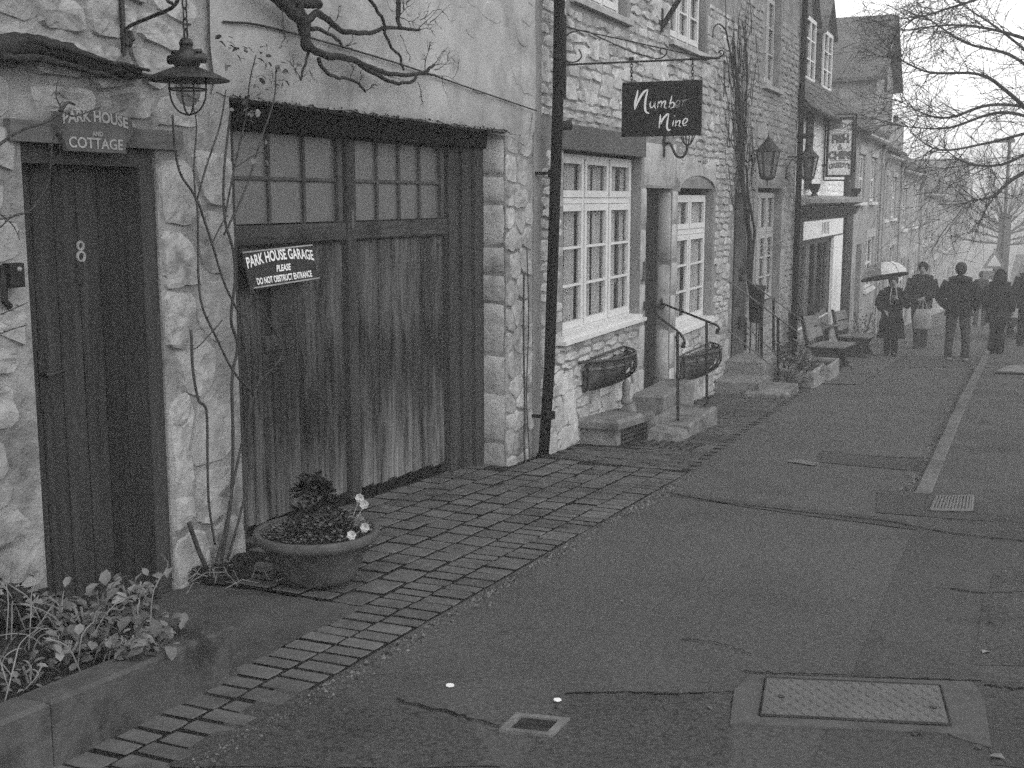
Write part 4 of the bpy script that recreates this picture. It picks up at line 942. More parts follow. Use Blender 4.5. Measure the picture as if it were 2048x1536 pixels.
d_ = bx('door', M['shop_dark'], nn, O - .19, O - .165, 12.172, 13.166, -.62, 1.69)
for a, b in ((12.18, 12.36), (12.365, 12.545), (12.55, 12.74), (12.745, 12.94), (12.945, 13.12)):
    m = MB(); m.bbox((O - .166, (a + b) / 2, .53), (0, (b - a) / 2, 0), (0, 0, 1.13), (.02, 0, 0), .005); m.build('plank', M['door_wood'], d_)
m = MB(); m.box(O - .10, O - .05, 13.10, 13.13, .35, .41); m.tube([(O - .145, 13.05, .38), (O - .07, 13.06, .38), (O - .05, 13.12, .38)], .014, 6); m.build('handle', M['iron'], d_)
bx('letter_box', M['concrete_pale'], nn, O, O + .03, 12.05, 12.10, .73, .93)

# pub style sign swung from an iron bracket
SY = 9.65; sl = lambda x, y: at_depth(x, y, SY)
t = thing('sign_bracket', 'long iron scroll bracket carrying the dark hanging sign', 'bracket', (O, SY, 2.6))
bar0, bar1 = sl(1122, 130), sl(1440, 116)
m = MB(); m.tube([bar0 + Vector((-.02, 0, 0)), bar1], .009, 6); m.build('arm', M['iron'], t)
m = MB(); m.tube([(O + .035, SY, 2.40), (O + .035, SY, 3.08)], .011, 6); m.build('back_bar', M['iron'], t)
m = MB(); m.tube(spline([sl(*q) for q in [(1120, 50), (1165, 62), (1240, 78), (1330, 98), (1400, 112), (1432, 115), (1446, 110), (1447, 103), (1441, 101), (1437, 106)]]), .006, 6); m.build('stay', M['iron'], t)
m = MB(); m.tube(spline([sl(*q) for q in [(1310, 117), (1260, 102), (1200, 75), (1170, 62), (1140, 66), (1122, 88), (1122, 110), (1138, 124), (1155, 122), (1163, 112), (1158, 98)]]), .006, 6); m.build('scroll', M['iron'], t)
m = MB(); m.tube(spline([sl(*q) for q in [(1310, 118), (1325, 115), (1334, 105), (1330, 97), (1323, 97), (1320, 102)]]), .006, 6); m.build('scroll', M['iron'], t)
sa, sb, sc_ = sl(1245, 165.5), sl(1405, 163), sl(1245, 274)
t = thing('hanging_sign', 'black hanging sign lettered Number Nine in white script', 'sign', ((sa.x + sb.x) / 2, SY, sc_.z))
Hs, Ws = sa.z - sc_.z, sb.x - sa.x
m = MB(); m.bbox(((sa.x + sb.x) / 2, SY + .012, (sa.z + sc_.z) / 2), (Ws / 2, 0, 0), (0, 0, Hs / 2), (0, -.024, 0), .003); m.build('board', M['black'], t)
for px in (1263, 1385):
    p0, p1 = sl(px, 122), sl(px, 165); k = 7; m = MB()
    for i in range(k):
        c = p0.lerp(p1, (i + .5) / k); d = XN if i % 2 else YU; L = abs(p0.z - p1.z) / k * .68
        m.tube([c + d * (.012 * cos(a * pi / 5)) + ZU * (L * sin(a * pi / 5)) for a in range(11)], .0035, 5, False)
    m.build('chain', M['rust'], t)
    m = MB(); m.tube([p0 + Vector((-.02, 0, .018)), p0 + Vector((.02, 0, .018))], .014, 6); m.build('clamp', M['iron'], t)
def stroke(mb, pts, w0, w1):
    """brush stroke on the sign face, widths swelling between w0 and w1"""
    q = spline([sl(*p) for p in pts], 6); N = len(q); vs = []
    for i, p in enumerate(q):
        tg = (q[min(i + 1, N - 1)] - q[max(i - 1, 0)]).normalized(); nr = Vector((-tg.z, 0, tg.x)); f = i / (N - 1); wv = lerp(w0, w1, sin(pi * f) ** .6) * (.8 + .2 * abs(tg.z))
        for s in (1, -1): vs.append((p.x + nr.x * wv * s, SY - .014, p.z + nr.z * wv * s))
    mb.add(vs, [(2 * i, 2 * i + 1, 2 * i + 3, 2 * i + 2) for i in range(N - 1)])
big = MB(); sm = MB(); fade = MB()
for a in ([(1277, 180), (1274, 195), (1271, 208), (1271, 220)], [(1272, 216), (1279, 199), (1289, 184), (1297, 179)], [(1297, 179), (1293, 195), (1291, 212), (1293, 224), (1300, 227)], [(1322, 229), (1321, 243), (1319, 257)], [(1320, 252), (1327, 238), (1335, 229), (1339, 228)], [(1339, 228), (1336, 242), (1335, 254), (1338, 261), (1342, 258)]): stroke(big, a, .002, .0095 if a[0][1] < 222 else .008)
for a in ([(1303, 203), (1301, 210), (1303, 216), (1308, 212), (1312, 203)], [(1312, 203), (1310, 212), (1313, 218)], [(1318, 203), (1316, 216)], [(1316, 212), (1320, 205), (1324, 203), (1323, 215)], [(1323, 211), (1328, 204), (1332, 203), (1330, 214), (1334, 217)], [(1345, 191), (1342, 203), (1339, 216)], [(1339, 212), (1345, 205), (1349, 207), (1348, 214), (1341, 217)], [(1348, 241), (1346, 253)], [(1350, 231), (1350.5, 233)], [(1353, 240), (1352, 253)], [(1352, 249), (1357, 242), (1361, 242), (1359, 251), (1363, 254)], [(1367, 247), (1372, 246), (1376, 240), (1372, 237), (1367, 243), (1368, 251), (1375, 250)]): stroke(sm, a, .0016, .005)
for a in ([(1352, 211), (1358, 210), (1361, 204), (1357, 201), (1352, 208), (1354, 215), (1361, 212)], [(1367, 200), (1365, 213)], [(1365, 208), (1370, 201), (1376, 199)]): stroke(fade, a, .0014, .004)
big.build('lettering', M['letter'], t); sm.build('lettering', M['letter'], t); fade.build('lettering', M['letter_mid'], t)
p = at_depth(1128, 250, 9.5)
t = thing('floodlight', 'small dark cylindrical floodlight on the wall beside the drainpipe', 'light', p)
m = MB(); m.tube([p + Vector((-.055, 0, -.01)), p + Vector((.06, 0, 0))], [.036, .042], 12); m.build('casing', M['rust'], t, True)
m = MB(); m.tube([(O, 9.5, p.z - .02), p + Vector((-.05, 0, -.02))], .014, 6); m.build('bracket', M['iron'], t)
p = at_wall(1320, 45, O)
t = thing('flagpole', 'dark flagpole slanting up from a wall plate between the upper windows', 'pole', p)
m = MB(); m.box(O, O + .03, p.y - .03, p.y + .03, p.z - .1, p.z + .14); m.build('wall_plate', M['rust'], t)
m = MB(); m.tube([p + Vector((.03, 0, -.04)), p + Vector((.42, .1, .62))], .028, 8); m.build('pole', M['rust'], t)
wl = Vector((O, 12.76, 2.12))
t = thing('wall_lantern', 'curved iron wall lamp with a basket of rods below the hanging sign', 'lamp', wl)
m = MB(); m.bbox((O, 12.76, 2.14), (0, .035, 0), (0, 0, .12), (.02, 0, 0), .004); m.build('wall_plate', M['rust'], t)
m = MB(); m.tube(spline([(O + .02, 12.76, 2.15), (O + .07, 12.76, 2.17), (O + .11, 12.77, 2.1), (O + .15, 12.78, 2.03), (O + .21, 12.79, 2.02), (O + .25, 12.8, 2.08), (O + .26, 12.8, 2.14)]), .014, 7); m.build('arm', M['rust'], t)
for k in range(6):
    a = k * pi / 3; m = MB(); m.tube(spline([wl + Vector((.26 + r * cos(a), .04 + r * sin(a), z)) for r, z in ((.012, .02), (.05, .06), (.075, .13), (.08, .26))]), .007, 5); m.build('basket_rod', M['rust'], t)
m = MB(); m.lathe(wl + Vector((.26, .04, .26)), [(.09, 0), (.1, .02), (.06, .09), (.015, .13)], 10); m.build('cap', M['rust'], t)

# door steps, handrails, hay rack planters, vent box
def gzz(y): return -.0625 * y
def block(root, name, mat, c, ax, ay, az, b=.02):
    m = MB(); m.bbox(Vector(c), (ax, 0, 0), (0, ay, 0), (0, 0, az), b); m.build(name, M[mat], root)
t = thing('door_step', 'two worn stone steps up to the recessed dark door', 'steps', (O + .5, 11.8, gzz(11.8)))
block(t, 'tread', 'step', (O + .175, 12.36, -.72), .172, .62, .30)
block(t, 'tread', 'step', (-3.08, 11.66, -.85), .225, .56, .285)
m = MB(); m.pillow(Vector((-3.0, 10.86, -.66)), XN, YU, ZU, .36, .44, .08, R4, 5, 5, .1, .03, .3, .08); m.build('riser_stone', M['step'], t)
def railing(a, b, e, pb, label):
    t = thing('handrail', label, 'handrail', pb, 'handrails of the cottage door')
    m = MB(); m.tube(spline([a, a.lerp(b, .5), b, e + Vector((.0, 0, .05)), e, e + Vector((-.02, 0, -.02))], 5), .012, 7); m.build('rail', M['iron'], t)
    m = MB(); m.tube([e + Vector((.0, 0, .02)), e + Vector((-.01, 0, -.03))], .02, 7); m.build('rail_end', M['iron'], t)
    m = MB(); m.tube([b + Vector((-.01, 0, 0)), pb], .015, 7); m.build('post', M['iron'], t)
    c = b.lerp(pb, .45); m = MB(); m.ball(c, .028, 8, 5, (1, 1, 1.4)); m.build('knot', M['iron'], t)
    m = MB(); m.lathe(pb, [(.045, 0), (.045, .02), (.03, .06)], 8); m.build('foot', M['iron'], t)
    m = MB(); m.bbox(a, (0, .03, 0), (0, 0, .05), (.015, 0, 0), .003); m.build('wall_plate', M['iron'], t)
a = at_wall(1287, 612, O + .004); railing(a, at_depth(1357, 664, 11.25), at_depth(1368, 690, 11.2), at_depth(1356, 862, 11.25), 'black handrail on the near side of the cottage steps')
a = at_depth(1322, 606, 13.13); railing(a, at_depth(1415, 643, 12.15), at_depth(1436, 662, 12.1), at_depth(1414, 818, 12.15), 'black handrail on the far side of the cottage steps')
def hayrack(ya, yb, zt, zb, dep, label):
    t = thing('hayrack_planter', label, 'planter', (O, (ya + yb) / 2, zb), 'hay rack planters under the cottage windows'); yc = (ya + yb) / 2; hw = (yb - ya) / 2
    out = lambda f: (O + .02 + dep * (1 - abs(2 * f - 1) ** 2.6), lerp(ya, yb, f))
    m = MB(); m.tube([(O + .015, ya, zt)] + [(*out(f / 16), zt) for f in range(1, 16)] + [(O + .015, yb, zt)], .014, 6); m.tube([(O + .015, ya, zt), (O + .015, yb, zt)], .012, 6); m.build('rim', M['iron'], t)
    for k in range(9):
        f = .04 + .92 * k / 8; x, y = out(f); m = MB(); m.tube(spline([(x, y, zt), (x + .005, y, lerp(zt, zb, .55)), (lerp(O + .03, x, .55), lerp(yc, y, .93), zb + .03), (O + .02, lerp(yc, y, .9), zb)], 4), .011, 5); m.build('strap', M['iron'], t)
    m = MB(); vs = []; nf, nz_ = 18, 6; rr_ = random.Random(int(ya * 10))
    for j in range(nz_ + 1):
        g = j / nz_; z = lerp(zt - .015, zb, g)
        for i in range(nf + 1):
            x, y = out(lerp(.03, .97, i / nf)); k = (1 - g ** 2.2 * .8); vs.append((O + .01 + (x - O - .03) * k + rr_.uniform(-.008, .008), lerp(yc, y, 1 - .1 * g), z + rr_.uniform(-.01, .01)))
    m.add(vs, [(j * (nf + 1) + i, j * (nf + 1) + i + 1, (j + 1) * (nf + 1) + i + 1, (j + 1) * (nf + 1) + i) for j in range(nz_) for i in range(nf)]); m.build('liner', M['coir'], t, True)
    m = MB(); m.prism([(O + .01, ya + .03, zt - .06)] + [(out(f / 12)[0] - .02, out(f / 12)[1], zt - .06) for f in range(1, 12)] + [(O + .01, yb - .03, zt - .06)], (0, 0, -.02)); m.build('compost', M['litter'], t)
    m = MB()
    for i in range(26):
        f = rr_.uniform(.1, .9); x, y = out(f); p = Vector((rr_.uniform(O + .04, x - .03), y, zt - .06)); d = Vector((rr_.uniform(-1, 1), rr_.uniform(-1, 1), .3)).normalized() * rr_.uniform(.05, .14); m.tube([p, p + d], .004, 4, False)
    tag(m.build('dry_stems', M['bark'], t), kind='stuff')
hayrack(10.12, 11.40, .115, -.17, .27, 'larger black hay rack planter with coir liner below the three light window')
hayrack(13.5, 15.05, -.24, -.56, .27, 'smaller black hay rack planter with coir liner below the arched window')
vb0 = Vector((-3.45, 10.68, gzz(10.7)))
t = thing('vent_box', 'stone box with a lid slab and slatted grille against the cottage wall', 'vent', vb0)
block(t, 'end_stone', 'step', (-3.47, 10.23, -.72), .18, .065, .235)
block(t, 'end_stone', 'step', (-3.47, 11.14, -.80), .18, .05, .24)
m = MB(); m.bbox((-3.455, 10.69, -.522), (.20, 0, 0), (0, .58, -.046), (0, 0, .085), .03); m.build('lid_slab', M['step'], t)
m = MB(); m.bbox((-3.40, 10.69, -.66), (0, .395, -.03), (0, 0, .12), (.09, 0, 0), .003); m.build('back', M['black'], t)
for k in range(5):
    z = -.735 + .042 * k; m = MB(); m.bbox((-3.305, 10.69, z), (0, .39, -.031), (.010, 0, .010), (.03, 0, -.02), .003); m.build('slat', M['rust'], t)
pz = Vector((-3.46, 11.05, -.468))
t = thing('stone_ornament', 'small weathered stone figure standing on a round stone on the vent box lid', 'ornament', pz)
m = MB(); m.pillow(pz, XN, YU, ZU, .15, .18, .07, R4, 4, 4, .14, .04, .2, .01); m.build('base', M['step'], t, True)
m = MB(); m.lathe(pz + Vector((-.03, .02, .06)), [(.045, 0), (.05, .04), (.035, .10), (.045, .17), (.035, .22), (.012, .25)], 9); m.build('figure', M['step'], t, True)
p = at_ground(1340, 893)
t = thing('yard_drain', 'small leaf choked drain grid beside the cottage steps', 'drain', p)
for k in range(7):
    m = MB(); z = gz(0, p.y) + .02; m.bbox((p.x - .3 + .09 * k, p.y, z - .01), (.014, 0, 0), (0, .22, -.0137), (0, 0, .014), .003); m.build('grating_bar', M['rust'], t)

# ================================================================== house with the vine and the lanterns
h3 = thing('vine_house', 'grey stone house with a bare vine, two lanterns and railed front steps', 'house', (O, 18.5, -1.15))
D3 = (16.32, 17.15, -1.2, 1.66); W3 = (17.85, 19.75, -.05, 1.74); U3 = (18.02, 19.2, 3.23, 4.7)
house_shell(h3, O, 16.18, 20.86, -2.6, 5.6, [D3, W3, U3], M['mortar_mid'], depth=.2)
stones(h3, O, 16.2, 20.84, -1.4, 4.3, [(16.25, 17.22, -1.5, 1.9), (17.7, 19.9, -.1, 2.1), (17.9, 19.3, 3.15, 5)], (.07, .14), (.2, .5), M['stone_mid'], .013, 51, 300, gap=.013, rough=.7, jz=.14)
for y, z, w, h in [(17.4, 1.9, 1.0, .36), (18.8, 1.92, 2.2, .36), (17.6, 1.3, .45, .6), (17.55, .6, .5, .7), (17.6, -.1, .45, .6), (19.98, 1.2, .4, .7), (19.98, .45, .4, .7)]: dressed(h3, y, z, w, h, .01, 'stone_mid')
d3 = bx('door', M['shop_dark'], h3, O - .20, O - .16, 16.33, 17.14, -1.0, 1.66)
for z in (-.2, .55, 1.2):
    m = MB(); m.bbox((O - .159, 16.73, z), (0, .28, 0), (0, 0, .26), (.015, 0, 0), .006); m.build('panel', M['shop_dark'], d3)
m = MB(); m.bbox((O - .145, 16.73, .25), (0, .09, 0), (0, 0, .05), (.02, 0, 0), .006); m.build('letter_plate', M['rust'], d3)
casement(h3, O - .12, 17.88, 19.72, [(.06, .98, 2), (1.12, 1.60, 0)], 3, M['greypaint'])
fr = casement(h3, O - .1, 18.04, 19.18, [(3.36, 4.5, 2)], 2, M['greypaint'])
bx('sill', M['dressed'], fr, O - .15, O + .07, 17.92, 19.3, 3.17, 3.235)
m = MB(); xp = O + .07; m.tube([(xp, 20.85, 5.2), (xp, 20.86, -1.2)], .05, 10); dp = m.build('drainpipe', M['pipe'], h3, True)
for z in (2.2, .4, 3.9):
    m = MB(); m.tube([(xp, 20.85, z - .03), (xp, 20.85, z + .03)], .062, 10); m.build('pipe_bracket', M['pipe'], dp)
m = MB(); m.tube([(O, 20.9, 2.62), (O + .28, 20.9, 2.62)], .045, 8); tag(m.build('alarm_box', M['rust'], None, loc=(O, 20.9, 2.6)), 'short dark pipe stub poking out beside the upper drainpipe', 'pipe')  # plain stub of dark pipe in the wall
# bare vine climbing the corner of the house
t = thing('bare_vine', 'dense bare vine climbing beside the door of the grey stone house', 'vine', at_wall(1480, 600, O + .2))
VX_ = O + .07; rv = random.Random(77)
vb([(1502, 590), (1499, 540), (1500, 480), (1492, 420), (1487, 370), (1484, 300), (1478, 220), (1472, 140), (1466, 80)], .035, .015, VX_, name='stem')
vb([(1500, 585), (1503, 520), (1508, 460), (1498, 400), (1492, 330)], .02, .012, VX_ + .02, name='stem')
vb([(1486, 330), (1476, 250), (1470, 180), (1458, 90), (1448, 55), (1432, 50), (1424, 75)], .015, .006, VX_, name='stem')
vb([(1484, 300), (1492, 220), (1494, 150), (1490, 80), (1484, 45)], .014, .006, VX_, name='stem')
m = MB()
for i in range(150):
    cx = rv.gauss(1482, 12); cyy = rv.uniform(60, 420); 
    if cyy < 200: cx -= rv.uniform(-6, 12)
    p = at_wall(cx, cyy, VX_ + rv.uniform(-.03, .06)); a = rv.choice((pi, pi, .3, -.4)) + rv.uniform(-.5, .5); L = rv.uniform(.25, .8); q = [p]
    for k in range(5):
        a += rv.uniform(-.35, .35); q.append(q[-1] + Vector((rv.uniform(-.015, .015), sin(a) * L / 5, cos(a) * L / 5)))
    m.tube(q, [.007, .006, .005, .004, .003, .002], 4, False)
tag(m.build('twigs', M['bark'], t), kind='stuff')
p = at_depth(1503, 660, 16.2)
t = thing('wall_tub', 'black tub on a slim stand with the vine trunk rising from it', 'planter', (O + .2, 17.0, -1.0))
m = MB(); m.lathe((O + .2, 17.0, -.16), [(.085, 0), (.10, .03), (.115, .46), (.13, .48), (.13, .52), (.11, .53)], 16); m.build('tub', M['black'], t, True)
for dx, dy in ((-.06, -.06), (.06, -.06), (0, .07)):
    m = MB(); m.tube([(O + .2 + dx, 17.0 + dy, -1.1), (O + .2 + dx, 17.0 + dy, -.155)], .012, 5); m.build('leg', M['iron'], t)
def lantern(Y, pxc, pyt, pyb, wpx, label, wall_px):
    c = at_depth(pxc, (pyt + pyb) / 2, Y); zt_, zb_ = at_depth(pxc, pyt, Y).z, at_depth(pxc, pyb, Y).z; ze = lerp(zt_, zb_, .33); w_ = abs(at_depth(pxc + wpx / 2, 300, Y).x - at_depth(pxc - wpx / 2, 300, Y).x) / 2
    t = thing('lantern', label, 'lantern', (c.x, Y, zb_), 'black wall lanterns')
    m = MB(); m.lathe((c.x, Y, 0), [(w_ * 1.08, ze - .015), (w_ * 1.02, ze + .01), (w_ * .5, lerp(ze, zt_, .55)), (.02, zt_)], 6); m.tube([(c.x, Y, zt_), (c.x, Y, zt_ + .09)], [.012, .004], 5); m.build('roof', M['iron'], t)
    wb = w_ * .58; zbb = zb_ + .03
    for k in range(6):
        a = k * pi / 3 + .26; m = MB(); m.tube([(c.x + w_ * .95 * cos(a), Y + w_ * .95 * sin(a), ze), (c.x + wb * cos(a), Y + wb * sin(a), zbb)], .013, 5); m.build('bar', M['iron'], t)
    m = MB(); m.rings([((c.x, Y, zbb), wb * .96, wb * .96), ((c.x, Y, ze - .016), w_ * .93, w_ * .93)], 6, False); m.build('glass', M['lampglass'], t)
    m = MB(); m.lathe((c.x, Y, 0), [(wb * 1.1, zbb + .01), (wb * 1.1, zbb - .02), (wb * .7, zbb - .05), (.012, zbb - .06), (.006, zbb - .15)], 8); m.build('base', M['iron'], t)
    m = MB(); m.tube([(c.x, Y, ze - .03), (c.x, Y, ze - .16)], .03, 8); m.build('bulb', M['petal'], t)
    m = MB(); m.tube([(O + .01, Y, ze + .005), (c.x - w_, Y, ze + .005)], .017, 6)
    m.tube(spline([(O + .02, Y, ze - .3), (O + .03, Y, ze - .18), (O + .09, Y, ze - .05), (c.x - w_, Y, ze - .005)], 4), .009, 5)
    m.tube([(O + .03 + r * cos(a), Y, ze - .3 + r * sin(a)) for a, r in [(k * .6, .045 - .003 * k) for k in range(11)]], .008, 5); m.build('arm', M['iron'], t)
    m = MB(); m.tube([(O + .012, Y, ze - .36), (O + .012, Y, ze + .28)], [.012, .005], 6); m.build('wall_bar', M['iron'], t)
lantern(17.3, 1536, 274, 357, 48, 'larger black wall lantern beside the bare vine', 1490)
lantern(20.0, 1617, 292, 358, 40, 'smaller black wall lantern on a scroll bracket by the white shop wall', 1565)
# front steps with wire railings
t = thing('front_steps', 'worn stone landing and steps at the vine covered house', 'steps', (-3.2, 16.2, -1.0))
block(t, 'landing', 'step', (O + .26, 16.4, -1.3), .255, .42, .72)
block(t, 'tread', 'step', (O + .30, 15.75, -1.35), .29, .36, .58)
block(t, 'tread', 'step', (-2.95, 15.72, -1.42), .26, .5, .54)
block(t, 'side_block', 'step', (O + .35, 17.35, -1.35), .34, .5, .55)
def wire_rail(posts, label, X):
    t = thing('step_railing', label, 'railing', (X, 15.5, -1), 'wire railings of the front steps')
    pts = []
    for px, pt, pbm in posts:
        a, b = at_wall(px, pt, X), at_wall(px, pbm, X); m = MB(); m.tube([a + Vector((0, 0, .03)), b], .02, 6); m.build('post', M['iron'], t); pts.append((a, b))
    return t, pts
t, P = wire_rail([(1523, 605, 715), (1556, 640, 803)], 'near wire railing with slim black posts at the front steps', -3.0)
for (a, b) in (((1458, 563), (1600, 668)), ((1455, 660), (1556, 742))):
    m = MB(); m.tube([at_wall(*a, -3.0 - .3), at_wall(*a, -3.0).lerp(at_wall(*b, -3.0), .5), at_wall(*b, -3.0)], .011, 5); m.build('rail', M['steel'], t)
t, P = wire_rail([(1490, 640, 700), (1547, 600, 700), (1579, 630, 720)], 'far wire railing with slim black posts at the front steps', -3.22)
for (a, b) in (((1478, 548), (1610, 645)), ((1490, 650), (1570, 725))):
    m = MB(); m.tube([at_wall(*a, -3.22), at_wall(*b, -3.22)], .009, 5); m.build('rail', M['steel'], t)
for px, py in ((1480, 550), (1478, 645)):
    p = at_wall(px, py, O); m = MB(); m.box(O, O + .06, p.y - .1, p.y + .1, p.z - .09, p.z + .09); m.build('wall_bracket', M['rust'], t)
# shrubby plants and stone troughs by the steps
def bush(x, y, z, r, h, n, s, label, mats=('leaf', 'darkleaf')):
    t = thing('shrub', label, 'shrub', (x, y, z), 'shrubs by the front steps')
    for mi, mt in enumerate(mats):
        m = MB()
        for i in range(n):
            a, q, e = rv.uniform(0, 6.3), rv.random() ** .6, rv.random(); p = Vector((x + r * q * cos(a), y + r * q * sin(a), z + h * e * (1 - .5 * q))); m.leaf(p, (cos(a), sin(a), rv.uniform(-.3, .8)), s * rv.uniform(.6, 1.3), ZU, .5)
        m.build('foliage', M[mt], t)
    m = MB()
    for i in range(9):
        a = rv.uniform(0, 6.3); m.tube([(x, y, z), (x + r * .7 * cos(a), y + r * .7 * sin(a), z + h * .8)], .006, 4, False)
    m.build('stems', M['bark'], t)
bush(-2.98, 16.9, -1.05, .34, .5, 260, .07, 'leafy shrub behind the lowest railed step')
bush(-3.1, 17.9, -1.1, .36, .75, 260, .07, 'tall pale shrub beside the near bench back', ('leaf', 'darkleaf'))
bush(-3.25, 19.2, -1.2, .36, .6, 220, .07, 'pale shrub against the wall behind the near bench', ('leaf', 'darkleaf'))
bush(-2.85, 17.7, -1.0, .26, .32, 200, .06, 'low trailing shrub spilling over the first stone trough', ('leaf', 'darkleaf'))
for y, x, label in ((17.55, -2.86, 'stone trough nearest the railed steps'), (18.9, -2.83, 'stone trough next to the near bench')):
    t = thing('stone_trough', label, 'trough', (x, y, gz(x, y)), 'stone troughs by the benches'); z = gz(x, y)
    for a in ((-.21, 0, .03, .5), (.21, 0, .03, .5)): block(t, 'side', 'stone_mid', (x + a[0], y, z - .05), a[2], .5, .31, .012)
    for s in (-.47, .47): block(t, 'end', 'stone_mid', (x, y + s, z - .05), .178, .03, .31, .012)
    bx('soil', M['soil'], t, x - .178, x + .178, y - .44, y + .44, z, z + .2)
# benches facing the street
def bench(x, y, label, L=1.5):
    z = gz(x, y) + .01; t = thing('bench', label, 'bench', (x, y, z), 'benches on the pale pad')
    sl_ = -.0625; 
    for s in (-.5, .5):
        yy = y + s * L * .8; m = MB(); dz = sl_ * s * L * .8
        for (q) in ([(x - .26, 0), (x + .26, 0), (x + .17, .12), (x + .15, .24), (x + .27, .39), (x - .30, .39), (x - .2, .22), (x - .2, .1)], [(x - .27, .36), (x - .40, .92), (x - .455, .92), (x - .335, .36)]):
            m.prism([(a, yy - .035, z + b + dz) for a, b in q], (0, .07, 0))
        m.build('end_frame', M['shop_dark'], t)
    for k in range(4):
        xx = x - .22 + .15 * k; m = MB(); m.bbox((xx, y, z + .392), (.068, 0, 0), (0, L / 2, sl_ * L / 2), (0, 0, .035), .006); m.build('seat_board', M['bench'], t)
    for k, (h, hh) in enumerate(((.60, .09), (.80, .09))):
        c = Vector((x - .265 - .24 * (h - .39) + .0, y, z + h)); n_ = Vector((1, 0, .25)).normalized(); m = MB(); m.bbox(c, (0, L / 2, sl_ * L / 2), Vector((-.24, 0, 1)).normalized() * hh, n_ * .03, .005); m.build('back_board', M['bench'], t)
    for k in range(6):
        yy = y + L * .75 * (k / 5 - .5); m = MB(); m.bbox((x - .275, yy, z + .46), (0, .028, 0), (-.01, 0, .05), (.02, 0, 0), .003); m.build('back_slat', M['shop_dark'], t)
bench(-2.93, 20.9, 'near bench with pale boards and dark solid ends facing the street')
bench(-2.95, 24.6, 'far bench with pale boards and dark solid ends nearest the umbrella')
t = thing('picnic_table', 'low pale board table between the two benches against the shop', 'table', (-3.3, 22.6, -1.4))
m = MB(); m.bbox((-3.3, 22.6, -.82), (.2, 0, .08), (0, .45, -.03), (-.01, 0, .03), .006); m.build('top', M['bench'], t)
for s in (-.35, .35): bx('leg', M['shop_dark'], t, -3.36, -3.28, 22.6 + s - .04, 22.6 + s + .04, -1.45, -.84)
# ================================================================== fish and chip shop
fs = thing('fish_shop', 'whitewashed fish and chip shop with a dark shop front and two roof dormers', 'shop', (O, 24.6, -1.55))
SW = (21.55, 26.2, -.75, .80)
SH = MB(); Y0, Y1, ZE = 20.88, 28.34, 3.28
wall_front(SH, O, Y0, Y1, -3, ZE, [SW], .3); XRG = O - 2.4; ZR = ZE + 2.75
for y in (Y0, Y1): SH.add([(O, y, -3), (O, y, ZE), (XRG, y, ZR), (XRG - 2.4, y, ZE), (XRG - 2.4, y, -3)], [(0, 1, 2, 3, 4)])
SH.build('wall', M['limewash_gap'], fs)
stones(fs, O, 21.0, 26.75, 1.62, 3.1, [(21.75, 22.45, 1.6, 3.3)], (.07, .13), (.18, .46), M['limewash'], .012, 61, 230, gap=.012, jz=.14)
stones(fs, O, 20.9, 26.7, -1.8, -.76, [], (.12, .2), (.2, .5), M['stone_mid'], .012, 62, 40)
bx('plinth', M['mortar_mid'], fs, O - .02, O + .004, 20.9, 28.3, -2.4, -.77)
bx('timber_strip', M['shop_dark'], fs, O, O + .035, 21.78, 22.42, 1.75, 3.1)
bx('pilaster', M['shop_dark'], fs, O, O + .09, 26.85, 27.95, -1.9, 2.6)
bx('pilaster', M['shop_dark'], fs, O, O + .08, 20.95, 21.2, -1.6, 1.4)
bx('pilaster', M['sign_white'], fs, O, O + .06, 25.3, 26.6, -1.0, .82)
m = MB(); m.prism([(O, 20.95, 1.42), (O + .26, 20.95, 1.50), (O + .27, 20.95, 1.57), (O, 20.95, 1.64)], (0, 7.25, 0)); m.build('cornice', M['stone_mid'], fs)
m = MB(); m.prism([(O, 20.97, 1.22), (O + .12, 20.97, 1.24), (O + .2, 20.97, 1.415), (O, 20.97, 1.415)], (0, 7.2, 0)); m.build('cornice_mould', M['shop_dark'], fs)
f_ = bx('fascia', M['shop_dark'], fs, O, O + .055, 21.22, 26.84, .80, 1.215)
m = MB(); m.bbox((O + .056, 24.0, 1.01), (0, 2.45, 0), (0, 0, .165), (.02, 0, 0), .01); m.build('sign_panel', M['sign_white'], f_)
m = MB()
for k in range(5): m.box(O + .0765, O + .081, 23.55 + .2 * k, 23.55 + .2 * k + (.13 if k % 2 else .09), .90 + .02 * (k % 2), 1.13)
m.build('emblem', M['letter_mid'], f_)
w_ = MB(); w_.box(O - .10, O - .04, 21.56, 26.19, -.75, -.66); w_.box(O - .10, O - .04, 21.56, 26.19, .72, .80); sf = w_.build('shop_window', M['bench'], fs)
for k in range(6):
    y = 21.6 + k * .92; bx('mullion', M['bench' if k in (1, 4, 5) else 'shop_dark'], sf, O - .11, O - .03, y - .045, y + .045, -.66, .72)
    if k < 5: bx('pane', M['glass'], sf, O - .075, O - .07, y + .046, y + .874, -.66, .72)
m = MB(); vs = [(O - .2 + .03 * sin(i * 1.3), 21.6 + i * .09, z) for z in (-.7, .75) for i in range(51)]; m.add(vs, [(i, i + 1, 52 + i, 51 + i) for i in range(50) if (i // 5) % 3 != 1]); m.build('blind', M['cloth_mid'], sf)
